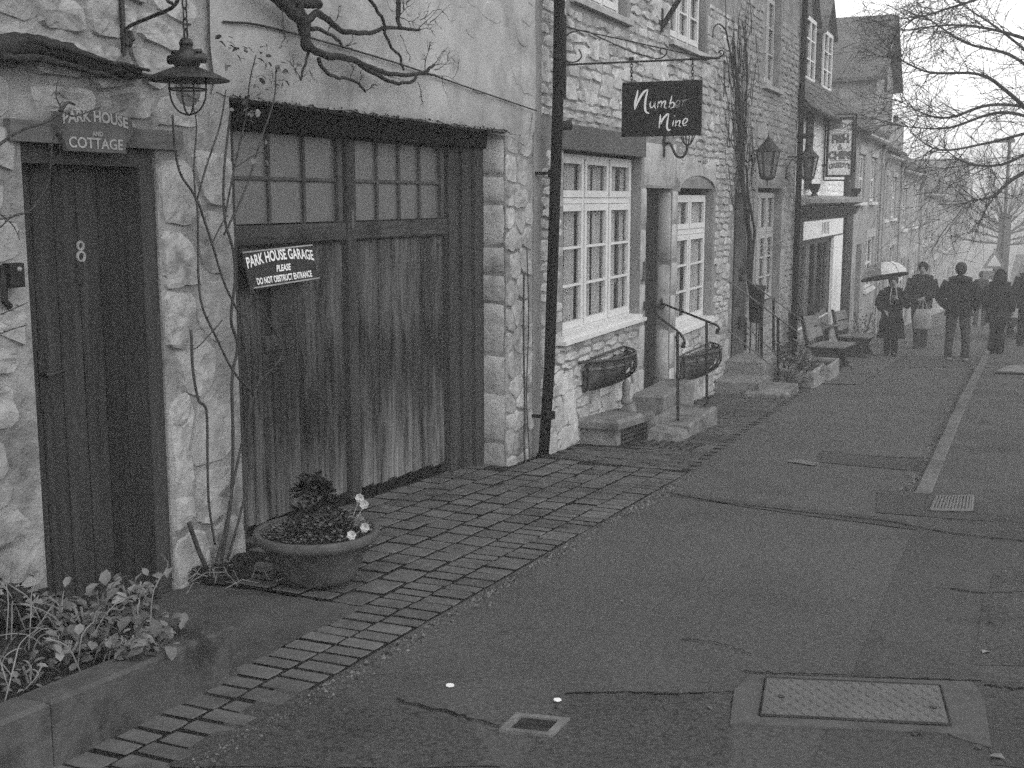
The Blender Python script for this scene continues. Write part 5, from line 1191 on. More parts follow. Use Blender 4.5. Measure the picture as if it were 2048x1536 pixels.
# roof: slates laid in courses on a dark boarding
rb = MB(); k = (ZR - ZE) / (O - XRG)
rb.prism([(O + .22, Y0 - .0, ZE - .22 * k), (XRG, Y0, ZR), (XRG, Y1 + .1, ZR), (O + .22, Y1 + .1, ZE - .22 * k)], (0, 0, .05)); rb.prism([(XRG, Y0, ZR), (XRG - 2.6, Y0, ZE), (XRG - 2.6, Y1 + .1, ZE), (XRG, Y1 + .1, ZR)], (0, 0, .05))
rf = rb.build('roof', M['slate'], fs); sd_ = Vector((-1, 0, k)).normalized(); nrm = Vector((k, 0, 1)).normalized(); R6 = random.Random(6); row = 0; s_ = 0.0; cnt = 0; rest = MB()
while s_ < 2.2:
    h = lerp(.24, .17, s_ / 2.2); y = Y0 + (.13 if row % 2 else 0)
    while y < Y1:
        L = R6.uniform(.22, .36); c = Vector((O + .22, y + L / 2, ZE - .22 * k + .052)) + sd_ * (s_ + h / 2) + nrm * .012; q = MB() if cnt < 290 else rest
        q.bbox(c, (0, L / 2 - .004, 0), sd_ * h * .56 + nrm * -.006, nrm * (.018 + R6.uniform(-.004, .006)), .004)
        if q is not rest: q.build('slate', M['slate'], rf); cnt += 1
        y += L
    s_ += h; row += 1
tag(rest.build('slate_courses', M['slate'], rf), kind='stuff')
m = MB(); m.tube([(O + .28, Y0, ZE - .26), (O + .28, Y1 + .2, ZE - .24)], .06, 8); m.build('gutter', M['rust'], fs)
def dormer(yc, hw):
    d = MB(); xf = O - .52; zb, ze, zr = ZE + .42, ZE + 1.78, ZE + 2.45; xb = O - 2.3
    for y in (yc - hw, yc + hw): d.add([(xf, y, zb), (xf, y, ze), (xb, y, ze), (xb, y, ze - .6)], [(0, 1, 2, 3)])
    d.add([(xf, yc - hw, zb), (xf, yc + hw, zb), (xf, yc + hw, ze), (xf, yc, zr), (xf, yc - hw, ze)], [(0, 1, 2, 3, 4)])
    o = d.build('dormer', M['slate'], fs)
    r = MB()
    for s in (-1, 1): r.prism([(xf + .14, yc, zr + .03), (xb, yc, zr + .03), (xb, yc + s * (hw + .12), ze - .09), (xf + .14, yc + s * (hw + .12), ze - .09)][::s], (0, 0, .06))
    r.build('dormer_roof', M['slate'], o)
    a, b = yc - hw * .78, yc + hw * .78; z0, z1 = zb + .2, ze - .02; fr = MB(); X = xf + .03
    for y in (a, (a + b) / 2, b): fr.box(X, X + .035, y - .035, y + .035, z0, z1)
    for z in (z0, z1): fr.box(X + .001, X + .037, a - .04, b + .04, z - .04, z + .04)
    for i in (1, 2):
        z = lerp(z0, z1, i / 3); fr.box(X + .002, X + .03, a, b, z - .015, z + .015)
    fr.build('window_frame', M['paint'], o); bx('pane', M['glass'], o, xf + .012, xf + .016, a, b, z0, z1)
dormer(24.75, .72); dormer(27.0, .72)
# projecting sign
PY = 23.75; sp_ = lambda x, y: at_depth(x, y, PY)
t = thing('shop_sign', "white projecting sign lettered GREEDY'S FISH & CHIPS in a dark frame", 'sign', (O + .35, PY, 2.0))
a, b, c = sp_(1660, 240), sp_(1706, 238), sp_(1660, 350)
m = MB(); m.box(a.x, b.x, PY - .03, PY + .03, c.z, a.z); m.build('panel', M['sign_white'], t)
fm = MB()
for x0, x1, z0, z1 in ((a.x - .045, a.x, c.z - .04, a.z + .04), (b.x, b.x + .035, c.z - .04, a.z + .04), (a.x, b.x, c.z - .04, c.z), (a.x, b.x, a.z, a.z + .04)): fm.box(x0, x1, PY - .05, PY + .05, z0, z1)
fm.build('frame', M['shop_dark'], t)
m = MB()
for p0, p1 in (((O + .04, PY, c.z - .10), (O + .04, PY, a.z + .10)), ((O + .04, PY, a.z + .10), (b.x + .06, PY, a.z + .10)), ((O + .04, PY, c.z - .10), (b.x - .1, PY, c.z - .10)), ((b.x + .06, PY, a.z + .10), (b.x + .06, PY, c.z + .05))): m.tube([p0, p1], .016, 6)
for z in (a.z - .1, c.z + .18): m.tube([(O, PY, z), (a.x, PY, z)], .028, 6)
m.build('bracket', M['rust'], t)
W_ = b.x - a.x; hw = W_ / 2
write(t, [("GREEDY'S", .135, 0, .36, .72, 0, .007, arch(.035, hw)), ('FISH', .19, 0, .15, .88, 0, .014, None), ('&', .15, 0, .0, 1.0, 0, .004, None), ('CHIPS', .19, 0, -.155, .84, 0, .014, None), ("GREEDY'S", .125, 0, -.37, .72, 0, .007, arch(.035, hw))], ((a.x + b.x) / 2, PY - .031, (a.z + c.z) / 2), XN, ZU, -YU, M['letter_dark'])
m = MB()
for z in (.25, -.245): m.box((a.x + b.x) / 2 - hw * .8, (a.x + b.x) / 2 + hw * .8, PY - .034, PY - .030, (a.z + c.z) / 2 + z - .005, (a.z + c.z) / 2 + z + .005)
m.build('rule', M['letter_dark'], t)
for py, pz, s, lab in ((21.9, 1.66, .6, 'dark cup shaped floodlight standing on the near end of the shop cornice'), (27.6, 1.66, .5, 'dark lamp on the cornice above the dark pilaster')):
    t = thing('cornice_lamp', lab, 'lamp', (O + .17, py, pz)); c = Vector((O + .17, py, pz - .04)); m = MB(); m.lathe(c, [(.07, 0), (.06, .03), (.04, .05), (.04, .08)], 10); m.build('foot', M['iron'], t)
    m = MB(); m.rings([(c + Vector((0, 0, .10 * s)), .05, .06), (c + Vector((0, 0, .22 * s)), .09, .13), (c + Vector((0, -.02, .36 * s)), .11, .2)], 10); m.build('head', M['rust'], t)

# ================================================================== houses farther down the street
def far_house(y0, y1, eave, ridge, back, label, wins, mat='far_wall', chim=(), doors=(), pipes=()):
    z0 = gz(0, y1) - 1.5; h = thing('terrace_house', label, 'house', (O, (y0 + y1) / 2, gz(0, (y0 + y1) / 2)), 'terraced houses down the street'); ops = list(wins) + list(doors)
    house_shell(h, O, y0 + .005, y1 - .005, z0, eave, ops, M[mat], ridge, back, .18)
    for a, b, c, d in wins:
        f = MB()
        for y in (a + .04, (a + b) / 2, b - .04): f.box(O - .10, O - .05, y - .04, y + .04, c, d)
        for z in (c + .04, (c + d) / 2, d - .04): f.box(O - .099, O - .052, a, b, z - .03, z + .03)
        f.box(O - .1, O + .08, a - .1, b + .1, c - .08, c - .005)
        fr = f.build('window', M['paint'], h); bx('pane', M['glass'], fr, O - .08, O - .075, a, b, c, d); bx('curtain', M['curtain'], fr, O - .16, O - .15, a, lerp(a, b, .35), c, d)
        bx('surround', M['dressed'], fr, O, O + .04, a - .15, b + .15, d + .01, d + .2)
    for a, b, c, d in doors:
        m = MB(); m.box(O - .17, O - .12, a, b, c - .3, d); dd = m.build('door', M['shop_dark'], h); bx('door_panel', M['shop_dark'], dd, O - .119, O - .10, a + .15, b - .15, c + .9, d - .2)
    for (xa, xb, ya, yb, zt) in chim:
        m = MB(); m.box(xa, xb, ya, yb, eave - .5, zt); m.box(xa - .05, xb + .05, ya - .05, yb + .05, zt, zt + .08); c = m.build('chimney', M['far_wall'], h)
        for i in range(2):
            p = MB(); p.lathe(((xa + xb) / 2, lerp(ya, yb, .3 + .4 * i), zt + .08), [(.1, 0), (.12, .05), (.09, .3), (.11, .32)], 8); p.build('chimney_pot', M['pot'], c)
    m = MB(); m.tube([(O + .2, y0, eave - .22), (O + .2, y1, eave - .24)], .06, 6); m.build('gutter', M['letter_mid'], h)
    for y in pipes:
        m = MB(); m.tube([(O + .2, y, eave - .25), (O + .08, y, eave - .5), (O + .08, y, gz(0, y))], .05, 6); m.build('drainpipe', M['letter_mid'], h)
g = lambda y: gz(0, y)
far_house(28.37, 33.8, 3.25, 2.6, 6, 'grey terraced house next beyond the fish and chip shop', [(29.3, 30.4, 1.5, 2.6), (31.6, 32.7, 1.5, 2.6), (31.2, 32.9, -.7, .6)], doors=[(29.4, 30.4, g(30), .5)], pipes=(33.5,))
far_house(33.82, 39.2, 2.92, 1.4, 6, 'terraced house with pale drainpipes in front of the tall gabled house', [(34.6, 35.7, 1.0, 2.2), (37.0, 38.2, 1.0, 2.2), (36.8, 38.4, -1.2, .2)], doors=[(34.8, 35.9, g(35.4), -.1)], pipes=(34.2, 38.9))
far_house(39.22, 47.5, 2.62, 1.7, 4.6, 'foggy terraced house with a chimney stack beyond the tall gabled house', [(40.4, 41.8, .6, 1.9), (44.4, 45.8, .6, 1.9), (40.4, 42.2, -1.8, -.3), (45, 46.6, -1.8, -.3)], chim=[(-5.0, -4.35, 40.2, 41.6, 4.1)], doors=[(43, 44, g(43.5), -.5)], pipes=(47.2,))
far_house(47.52, 60, 1.95, 2.0, 4.6, 'foggy pale terraced house with a steep roof near the road sign', [(49.5, 51, -.2, 1.2), (53, 54.5, -.2, 1.2), (57, 58.5, -.2, 1.2), (50, 52, -2.6, -1.1), (56, 58.4, -2.6, -1.1)], doors=[(53.4, 54.6, g(54), -1.2)], chim=[(-6.2, -5.5, 59, 59.8, 5.0)])
far_house(60.02, 76, 1.55, 1.9, 4.4, 'farthest foggy terraced house ending the row', [(62, 64, -1, .6), (67, 69, -1, .6), (72, 74, -1, .6), (63, 65.5, -3.8, -2), (71, 73.5, -3.8, -2)], doors=[(67.4, 68.8, g(68), -2.1)])
# the tall gabled house standing back over the row
t = thing('gabled_house', 'tall dark gabled house with a big slate roof rising behind the terrace', 'house', (-6.5, 37.4, -2.3))
m = MB(); xa, xb, ya, yb, ze, zr = -10.5, -4.02, 35.3, 39.6, 4.95, 6.75; ym = (ya + yb) / 2
for x in (xa, xb): m.add([(x, ya, -2.4), (x, yb, -2.4), (x, yb, ze), (x, ym, zr - .1), (x, ya, ze)], [(0, 1, 2, 3, 4)])
for y in (ya, yb): m.add([(xa, y, -2.4), (xb, y, -2.4), (xb, y, ze), (xa, y, ze)], [(0, 1, 2, 3)])
m.build('wall', M['far_wall'], t)
m = MB()
for s, y in ((-1, ya), (1, yb)): m.prism([(xa, ym, zr), (xb + .28, ym, zr), (xb + .28, y + s * .25, ze - .15), (xa, y + s * .25, ze - .15)], (0, 0, .1))
m.build('roof', M['far_roof'], t)
m = MB(); m.tube([(xb + .26, ya - .2, ze - .1), (xb + .26, ya - .2, ze - .5)], .04, 6); m.build('gutter_spout', M['rust'], t)
t = thing('distant_house', 'faint house at the bottom of the street with a level ridge', 'house', (-6.4, 97, g(97)))
m = MB(); m.box(-8.6, -4.35, 94, 101, g(97) - 1, 3.3); m.build('wall', M['far_wall'], t)
m = MB(); m.prism([(-8.8, 93.7, 3.2), (-4.2, 93.7, 3.2), (-4.2, 97, 4.45), (-8.8, 97, 4.45)], (0, 0, .1)); m.prism([(-8.8, 97, 4.45), (-4.2, 97, 4.45), (-4.2, 101.3, 3.2), (-8.8, 101.3, 3.2)], (0, 0, .1)); m.build('roof', M['far_roof'], t)
for x in (-7.6, -5.6):
    m = MB(); m.box(x - .5, x + .5, 93.93, 93.99, .2, 1.6); m.build('window', M['paint'], t)

# ================================================================== bare trees
rt = random.Random(2024)
def limb(m, pts, r0, r1, k=4, n=6):
    q = spline(pts, k); N = len(q); m.tube(q, [lerp(r0, r1, i / (N - 1)) for i in range(N)], n); return q
def spray(m, p, d, L, r, dep, sag=.1):
    """fine winter twigs: a drooping shoot that forks"""
    q = [Vector(p)]; d = Vector(d).normalized(); n = 5
    for i in range(n):
        d = (d + Vector((rt.uniform(-.16, .16), rt.uniform(-.16, .16), rt.uniform(-.14, .14) - sag * .15 + (.09 if i > 2 else 0)))).normalized(); q.append(q[-1] + d * (L / n))
    m.tube(q, [max(.0024, r * (1 - .17 * i)) for i in range(n + 1)], 3, False)
    if dep:
        for i in range(rt.randint(2, 4)):
            j = rt.randint(1, 5); dd = (q[j] - q[j - 1]).normalized(); a = rt.choice((-1, 1)) * rt.uniform(.35, .8); s = dd.orthogonal(); s.rotate(Matrix.Rotation(rt.uniform(0, 6.3), 3, dd)); spray(m, q[j], dd * cos(a) + s * sin(a), L * rt.uniform(.4, .75), r * .55, dep - 1, sag)
TY = 19.0; trk = Vector((2.7, 19.6, g(19.6)))
t = thing('bare_tree', 'large bare tree whose drooping twigs hang over the street from the right', 'tree', trk)
m = MB(); limb(m, [trk + Vector((0, 0, -.2)), trk + Vector((.05, 0, 1.5)), trk + Vector((-.05, .05, 3.2)), trk + Vector((.1, .1, 5.0)), trk + Vector((-.1, 0, 7.5))], .30, .12, 5, 10); m.build('trunk', M['treebark'], t, True)
limbs = [([(2300, 60), (2120, 10), (2000, -10), (1920, 10), (1870, 25), (1820, 40)], 19.5, 2.9), ([(2300, 120), (2100, 90), (1990, 60), (1900, 50), (1800, 62)], 18, 2.7), ([(2300, 230), (2100, 160), (2020, 110), (1930, 85), (1860, 40), (1830, 30)], 20.5, 2.2), ([(2260, 480), (2080, 250), (2010, 180), (1955, 148), (1860, 145), (1800, 120), (1775, 115)], 18.5, 1.0), ([(2300, 230), (2080, 215), (1980, 210), (1900, 235), (1850, 228), (1795, 200)], 19.8, 2.0), ([(2300, 290), (2100, 245), (2000, 225), (1900, 255), (1830, 255), (1770, 247)], 21, 1.8), ([(2300, 270), (2100, 260), (1980, 285), (1880, 300), (1820, 265)], 18.8, 1.6), ([(2300, 350), (2100, 300), (2000, 330), (1930, 325), (1880, 290)], 20, 1.3), ([(2280, 240), (2048, 345), (1990, 390), (1955, 400), (1935, 402)], 17.5, 1.2), ([(2300, -100), (2100, -60), (1990, -30), (1900, -20), (1840, -20)], 19, 3.4), ([(2300, 330), (2150, 230), (2080, 130), (2000, 60), (1940, 20), (1900, -10)], 21.5, 1.5)]
for pts, Y, zt in limbs:
    P3 = [at_depth(x, y, Y + .6 * sin(i * 1.7)) for i, (x, y) in enumerate(pts)]
    m = MB(); q = limb(m, [Vector((trk.x, trk.y, P3[0].z + .2))] + P3, .042, .006, 5, 6); N = len(q)
    for i in range(int(N * .22), N):
        for _ in range(1 if i < N * .6 else 2):
            dd = (q[i] - q[i - 1]).normalized(); s = dd.orthogonal(); s.rotate(Matrix.Rotation(rt.uniform(0, 6.3), 3, dd)); a = rt.uniform(.25, .75)
            if rt.random() < .95: spray(m, q[i], dd * cos(a) + s * sin(a), rt.uniform(.45, 1.05), .0078, 2, .3)
    m.build('branch', M['treebark'], t)
PYD = 72
t2 = Vector((at_depth(2008, 560, PYD).x, PYD, g(PYD)))
t = thing('pollard_tree', 'foggy pollarded tree with a fan of fine twigs at the far end of the street', 'tree', t2)
m = MB(); tp = lambda x, y: at_depth(x, y, PYD)
limb(m, [t2 + Vector((0, 0, -.2)), tp(1999, 600), tp(2003, 530), tp(2009, 470), tp(2011, 430)], .42, .30, 4, 9); m.build('trunk', M['treebark'], t, True)
for k in range(17):
    a = lerp(-1.4, 1.4, k / 16) + rt.uniform(-.08, .08); b0 = tp(2010 + rt.uniform(-4, 4), 432 + abs(a) * 40); m = MB(); L = rt.uniform(2.6, 3.8) - .5 * abs(a)
    dy = rt.uniform(-.5, .5); q = limb(m, [b0, b0 + Vector((sin(a) * L * .3, dy * .4, cos(a) * L * .25)), b0 + Vector((sin(a) * L * .8, dy, cos(a) * L * .62)), b0 + Vector((sin(a) * L, dy * 1.3, cos(a) * L))], .06, .018, 4, 5)
    for i in range(2, len(q)):
        for _ in range(4):
            spray(m, q[i], (q[i] - q[i - 1]).normalized() + Vector((rt.uniform(-.6, .6), rt.uniform(-.6, .6), rt.uniform(-.2, .5))), rt.uniform(.9, 1.9), .012, 1, 0)
    m.build('branch', M['treebark'], t)
# faint wood across the valley
m = MB()
for i in range(26):
    x, y = rt.uniform(-60, 90), rt.uniform(140, 200); z = g(y); m.tube([(x, y, z), (x, y, z + 4)], [.3, .15], 5)
    for k in range(40): spray(m, (x, y, z + rt.uniform(2, 4)), (rt.uniform(-1, 1), rt.uniform(-1, 1), rt.uniform(.2, 1)), rt.uniform(1.5, 3.5), .05, 0, 0)
tag(m.build('distant_wood', M['treebark']), 'faint bare wood far down the valley in the fog', 'wood', kind='stuff')

# ------------------------------------------------------------------ street furniture and the van in the fog
p = Vector((at_depth(2012, 400, 40).x, 40, g(40)))
t = thing('street_lamp', 'thin foggy street lamp post behind the overhanging twigs', 'street lamp', p); zt = at_depth(2012, 285, 40).z
m = MB(); m.tube([p, (p.x, 40, p.z + 1.2), (p.x, 40, zt)], [.08, .06, .045], 8); m.build('post', M['steel'], t)
m = MB(); m.bbox((p.x - .15, 40, zt), (.3, 0, 0), (0, .1, 0), (0, 0, .12), .03); m.build('lamp_head', M['steel'], t)
p = Vector((at_depth(1988, 540, 37).x, 37, g(37)))
t = thing('road_sign', 'foggy triangular warning sign with a small plate on a post', 'road sign', p); zt = at_depth(1988, 497, 37).z
m = MB(); m.tube([p, (p.x, 37, zt)], .035, 7); m.build('post', M['steel'], t)
s = .33; m = MB(); m.prism([(p.x - s, 36.95, zt - .57), (p.x + s, 36.95, zt - .57), (p.x, 36.95, zt)], (0, .015, 0)); m.build('triangle', M['letter_mid'], t)
m = MB(); m.prism([(p.x - s * .6, 36.945, zt - .50), (p.x + s * .6, 36.945, zt - .50), (p.x, 36.945, zt - .17)], (0, .004, 0)); m.build('inner_panel', M['sign_white'], t)
m = MB(); m.box(p.x - .28, p.x + .28, 36.95, 36.965, zt - .88, zt - .64); m.build('plate', M['letter_mid'], t)
vx, vy = at_depth(2018, 540, 33).x, 33.0; vz = g(33) + .1
t = thing('parked_van', 'pale van parked in the fog at the right edge', 'van', (vx + .95, vy + 2.3, vz))
m = MB(); m.prism([(vx + .05, vy, vz + .35), (vx, vy, vz + .9), (vx + .04, vy + .02, vz + 1.5), (vx + .16, vy + .08, vz + 2.15), (vx + 1.74, vy + .08, vz + 2.15), (vx + 1.86, vy + .02, vz + 1.5), (vx + 1.9, vy, vz + .9), (vx + 1.85, vy, vz + .35)], (0, 4.6, 0)); m.build('body', M['letter_mid'], t)
m = MB(); m.prism([(vx + .2, vy - .012, vz + 1.4), (vx + .26, vy + .05, vz + 1.95), (vx + 1.64, vy + .05, vz + 1.95), (vx + 1.7, vy - .012, vz + 1.4)], (0, .03, 0)); m.build('rear_window', M['glass'], t)
bx('bumper', M['shop_dark'], t, vx + .05, vx + 1.85, vy - .08, vy - .002, vz + .35, vz + .55)
for x in (vx + .1, vx + 1.8): bx('tail_light', M['cloth_mid'], t, x - .07, x + .07, vy - .02, vy - .002, vz + .8, vz + 1.3)
for x in (vx + .02, vx + 1.7):
    for y in (vy + .9, vy + 3.7):
        m = MB(); m.tube([(x, y, vz + .32), (x + .18, y, vz + .32)], .32, 14); w0 = m.build('wheel', M['black'], t)

# ================================================================== people
def evald(o):
    dg = bpy.context.evaluated_depsgraph_get(); me = bpy.data.meshes.new_from_object(o.evaluated_get(dg)); mats = list(o.data.materials); old = o.data; o.modifiers.clear(); o.data = me; bpy.data.meshes.remove(old)
    if not me.materials:
        for q in mats: me.materials.append(q)
    me.polygons.foreach_set('use_smooth', [True] * len(me.polygons))
def body(root, T, J, mat):
    """one continuous skinned figure; J gives the joints"""
    V, E, Rr = [], [], []
    def v(p, r, par=None):
        V.append(p); Rr.append(r); i = len(V) - 1
        if par is not None: E.append((par, i))
        return i
    pel = v(J['pel'], .125); ch = v(J['chest'], .14, v(J['waist'], .12, pel)); nk = v(J['neck'], .058, ch); hd = v(J['head'], .095, nk); v(J['crown'], .075, hd)
    v((J['head'][0] + J['look'][0] * .1, J['head'][1] + J['look'][1] * .1, J['head'][2] - .01), .018, hd)       # nose
    for s in 'lr':
        sh = v(J['sh' + s], .062, ch); el = v(J['el' + s], .045, sh); wr = v(J['wr' + s], .030, el)
        d = (Vector(J['wr' + s]) - Vector(J['el' + s])).normalized(); pm = Vector(J['wr' + s]) + d * .07; pa = v(tuple(pm), .032, wr); a = d.orthogonal().normalized(); b = d.cross(a)
        for k, (off, L) in enumerate(((-.03, .07), (-.01, .082), (.01, .078), (.03, .06))):
            f1 = v(tuple(pm + d * .04 + a * off), .0095, pa); v(tuple(pm + d * (.04 + L * .6) + a * off * 1.1 + b * .02), .008, f1)
        v(tuple(pm + d * .03 - b * .05 + a * -.02), .009, v(tuple(pm - b * .035 - a * .02), .011, pa))
        hp = v(J['hp' + s], .095, pel); kn = v(J['kn' + s], .062, hp); an = v(J['an' + s], .042, kn); v(J['to' + s], .022, an)
    me = bpy.data.meshes.new('person_body'); me.from_pydata([tuple(T(*p)) for p in V], E, []); o = bpy.data.objects.new('body', me); COL.objects.link(o)
    md = o.modifiers.new('skin', 'SKIN'); sk = me.skin_vertices[0].data
    for i, r in enumerate(Rr): sk[i].radius = (r, r)
    sk[0].use_root = True; md.use_smooth_shade = True; sb = o.modifiers.new('sub', 'SUBSURF'); sb.levels = sb.render_levels = 1
    me.materials.append(mat); evald(o); o.data.transform(Matrix.Translation(-Vector(ORG[root.name]))); o.parent = root; ORG[o.name] = ORG[root.name]; return o
def person(px, pfoot, phead, face, label, cl, pose=None, X=None):
    foot = at_ground(px, pfoot); dep = (foot - EYE).dot(_W); H = (pfoot - phead) * dep / F * .985; s = H / 1.80
    if foot.x > -.53: foot.z += kh(foot.y)
    fw = Vector((sin(face), cos(face), 0)); rt_ = Vector((cos(face), -sin(face), 0)); T = lambda a, b, c: foot + rt_ * (a * s) + fw * (b * s) + Vector((0, 0, c * s))
    root = thing('person', label, 'person', foot)
    J = dict(pel=(0, 0, .95), waist=(0, .0, 1.12), chest=(0, 0, 1.33), neck=(0, .01, 1.53), head=(0, .03, 1.66), crown=(0, .02, 1.74), look=(0, 1), shl=(-.19, 0, 1.43), shr=(.19, 0, 1.43), ell=(-.27, -.04, 1.15), elr=(.27, -.04, 1.15), wrl=(-.25, .08, .93), wrr=(.25, .08, .93),
             hpl=(-.10, 0, .92), hpr=(.10, 0, .92), knl=(-.12, .02, .5), knr=(.12, .02, .5), anl=(-.13, -.02, .09), anr=(.13, -.02, .09), tol=(-.14, .14, .03), tor=(.14, .14, .03))
    J.update(pose or {})
    body(root, T, J, M['skin']); Vv = lambda k: T(*J[k]); R_ = random.Random(int(px)); jt = lambda p, a=.006: p + Vector((R_.uniform(-a, a), R_.uniform(-a, a), R_.uniform(-a, a)))
    ax = (rt_, fw)
    def torso(z0, z1, k, mat, name, flare=0, hood=False):
        m = MB(); rs = []; n = 11
        for i in range(n):
            f = i / (n - 1); z = lerp(z0, z1, f); prof = [(.0, .20), (.9, .185), (1.12, .17), (1.3, .20), (1.42, .20), (1.48, .13), (1.55, .075)]
            rx = prof[-1][1]
            for (a, ra), (b, rb_) in zip(prof, prof[1:]):
                if a <= z <= b: rx = lerp(ra, rb_, (z - a) / (b - a))
            rx = rx * k + max(0, 1.0 - z) * flare; c = Vector(J['pel']).lerp(Vector(J['chest']), min(1, max(0, (z - .95) / .38))); cen = T(c.x, c.y, z)
            rs.append((cen, rx * s * (1 + .05 * sin(i * 2.1 + px)), rx * s * .66 * (1 + .05 * sin(i * 1.7)), ax))
        m.rings(rs, 16); 
        if cl.get('sleeve', True):
            for q in 'lr': m.tube([jt(Vv('sh' + q) + Vector((0, 0, .01 * s)), .002), jt(Vv('sh' + q).lerp(Vv('el' + q), .5)), jt(Vv('el' + q)), jt(Vv('el' + q).lerp(Vv('wr' + q), .55)), Vv('wr' + q)], [.085 * s * k, .082 * s * k, .072 * s * k, .064 * s * k, .05 * s * k], 10)
            m.tube([Vv('shl'), T(0, 0, 1.46), Vv('shr')], [.08 * s * k, .10 * s * k, .08 * s * k], 10)
        return m.build(name, M[mat], root, True)
    m = MB(); leg = cl.get('leg', (1.0, 1.0))
    for q in 'lr': m.tube([Vv('hp' + q) + Vector((0, 0, .06 * s)), jt(Vv('hp' + q).lerp(Vv('kn' + q), .5)), Vv('kn' + q), jt(Vv('kn' + q).lerp(Vv('an' + q), .5), .008), Vv('an' + q) + Vector((0, 0, -.03 * s))], [.115 * s, .10 * s * leg[0], .082 * s * leg[0], .076 * s * leg[1], .072 * s * leg[1]], 12)
    m.rings([(T(0, 0, .86), .17 * s, .125 * s, ax), (T(0, 0, 1.06), .175 * s, .13 * s, ax)], 14); m.build('trousers', M[cl['trousers']], root, True)
    m = MB()
    for q in 'lr':
        a, b = Vv('an' + q), Vv('to' + q); m.tube([a + Vector((0, 0, .03 * s)), a + Vector((0, 0, -.04 * s)) - (b - a) * .25, a.lerp(b, .5) + Vector((0, 0, -.03 * s)), b + (b - a).normalized() * .09 * s], [.056 * s, .058 * s, .056 * s, .034 * s], 9)
    m.build('shoes', M[cl['shoes']], root, True)
    torso(cl.get('hem', .82), 1.55, cl.get('k', 1.2), cl['coat'], 'coat', cl.get('flare', 0))
    hc = Vv('head'); m = MB()
    if cl.get('hood'):
        m.rings([(T(0, -.02, 1.50), .13 * s, .12 * s, ax), (T(0, -.025, 1.60), .135 * s, .135 * s, ax), (T(0, -.02, 1.70), .125 * s, .13 * s, ax), (T(0, -.01, 1.77), .09 * s, .095 * s, ax), (T(0, -.01, 1.81), .02 * s, .02 * s, ax)], 12); m.build('hood', M[cl['coat']], root, True)
    else:
        m.rings([(T(0, -.045, 1.60), .075 * s, .06 * s, ax), (T(0, -.02, 1.68), .103 * s, .112 * s, ax), (T(0, .0, 1.74), .098 * s, .112 * s, ax), (T(0, 0, 1.79), .065 * s, .075 * s, ax), (T(0, 0, 1.81), .015 * s, .015 * s, ax)], 12); m.build('hair', M[cl.get('hairmat', 'hair')], root, True)
        if cl.get('collar'):
            m = MB(); m.rings([(T(0, -.05, 1.45), .14 * s, .10 * s, ax), (T(0, -.08, 1.50), .15 * s, .11 * s, ax), (T(0, -.07, 1.56), .11 * s, .09 * s, ax)], 12); m.build('folded_hood', M[cl['coat']], root, True)
    if abs(face) > 2:
        m = MB()
        for a in (-.035, .035): m.ball(T(a, .118, 1.675), .012 * s, 6, 4)
        m.build('eyes', M['hair'], root); m = MB(); m.tube([T(-.025, .115, 1.605), T(0, .122, 1.602), T(.025, .115, 1.605)], .006 * s, 4); m.build('mouth', M['cloth_mid'], root)
    return root, T, J, s
B = pi
person(1912, 722, 523, .0, 'man seen from behind in a dark padded jacket, jeans and pale shoes', dict(trousers='cloth_mid', shoes='letter_mid', coat='cloth_dark', k=1.32, hem=.84, collar=True), dict(ell=(-.34, -.06, 1.14), elr=(.34, -.06, 1.14), wrl=(-.22, .12, .98), wrr=(.22, .12, .98), knl=(-.13, .03, .5), knr=(.14, 0, .5), anl=(-.14, -.02, .09), anr=(.15, -.02, .09)))
r1, T1, J1, s1 = person(1838, 697, 522, B + .1, 'man in a black jacket and cap walking this way with a pale shopping bag', dict(trousers='cloth_mid', shoes='cloth_black', coat='cloth_black', k=1.22, hem=.86, hairmat='cloth_dark'), dict(knl=(-.1, .16, .52), anl=(-.1, .08, .12), tol=(-.1, .24, .10), knr=(.1, -.08, .5), anr=(.1, -.28, .10), tor=(.1, -.14, .03), ell=(-.28, .02, 1.16), wrl=(-.1, .22, 1.08), elr=(.28, -.02, 1.15), wrr=(.28, .1, .92)))
hp = T1(-.08, .28, 1.0); t = thing('shopping_bag', 'pale tote bag carried by the man in the black jacket', 'bag', hp - Vector((0, 0, .55)))
m = MB(); c = hp; up = lambda x, z: c + Vector((x, -.02, z)); m.rings([(up(0, -.62), .19, .05), (up(0, -.58), .21, .07), (up(0, -.35), .19, .065), (up(.01, -.16), .15, .04)], 14); m.build('bag_body', M['cloth_pale'], t, True)
for dx in (-.05, .05):
    m = MB(); m.tube(spline([up(dx - .06, -.18), up(dx * .4 - .02, .02), up(dx * .4 + .02, .02), up(dx + .06, -.18)]), .010, 5); m.build('handle', M['cloth_pale'], t)
r2, T2, J2, s2 = person(1780, 713, 549, B - .1, 'woman in a long dark coat and boots with a pale necklace under the umbrella', dict(trousers='cloth_black', shoes='cloth_black', coat='cloth_black', k=1.22, hem=.42, flare=.12, hairmat='hair'), dict(wrl=(-.10, .24, 1.30), ell=(-.30, .08, 1.16), elr=(.3, 0, 1.15), wrr=(.16, .22, 1.02), knl=(-.08, .1, .52), anl=(-.08, .02, .1), tol=(-.08, .17, .03), knr=(.08, -.06, .5), anr=(.08, -.24, .12), tor=(.08, -.1, .03)))
m = MB()
for a in (-.06, .04): m.tube([T2(a * .9, .10, 1.52), T2(a * 1.4, .18, 1.36), T2(a * 1.2, .19, 1.18)], .012 * s2, 5)
m.build('scarf', M['letter_mid'], r2)
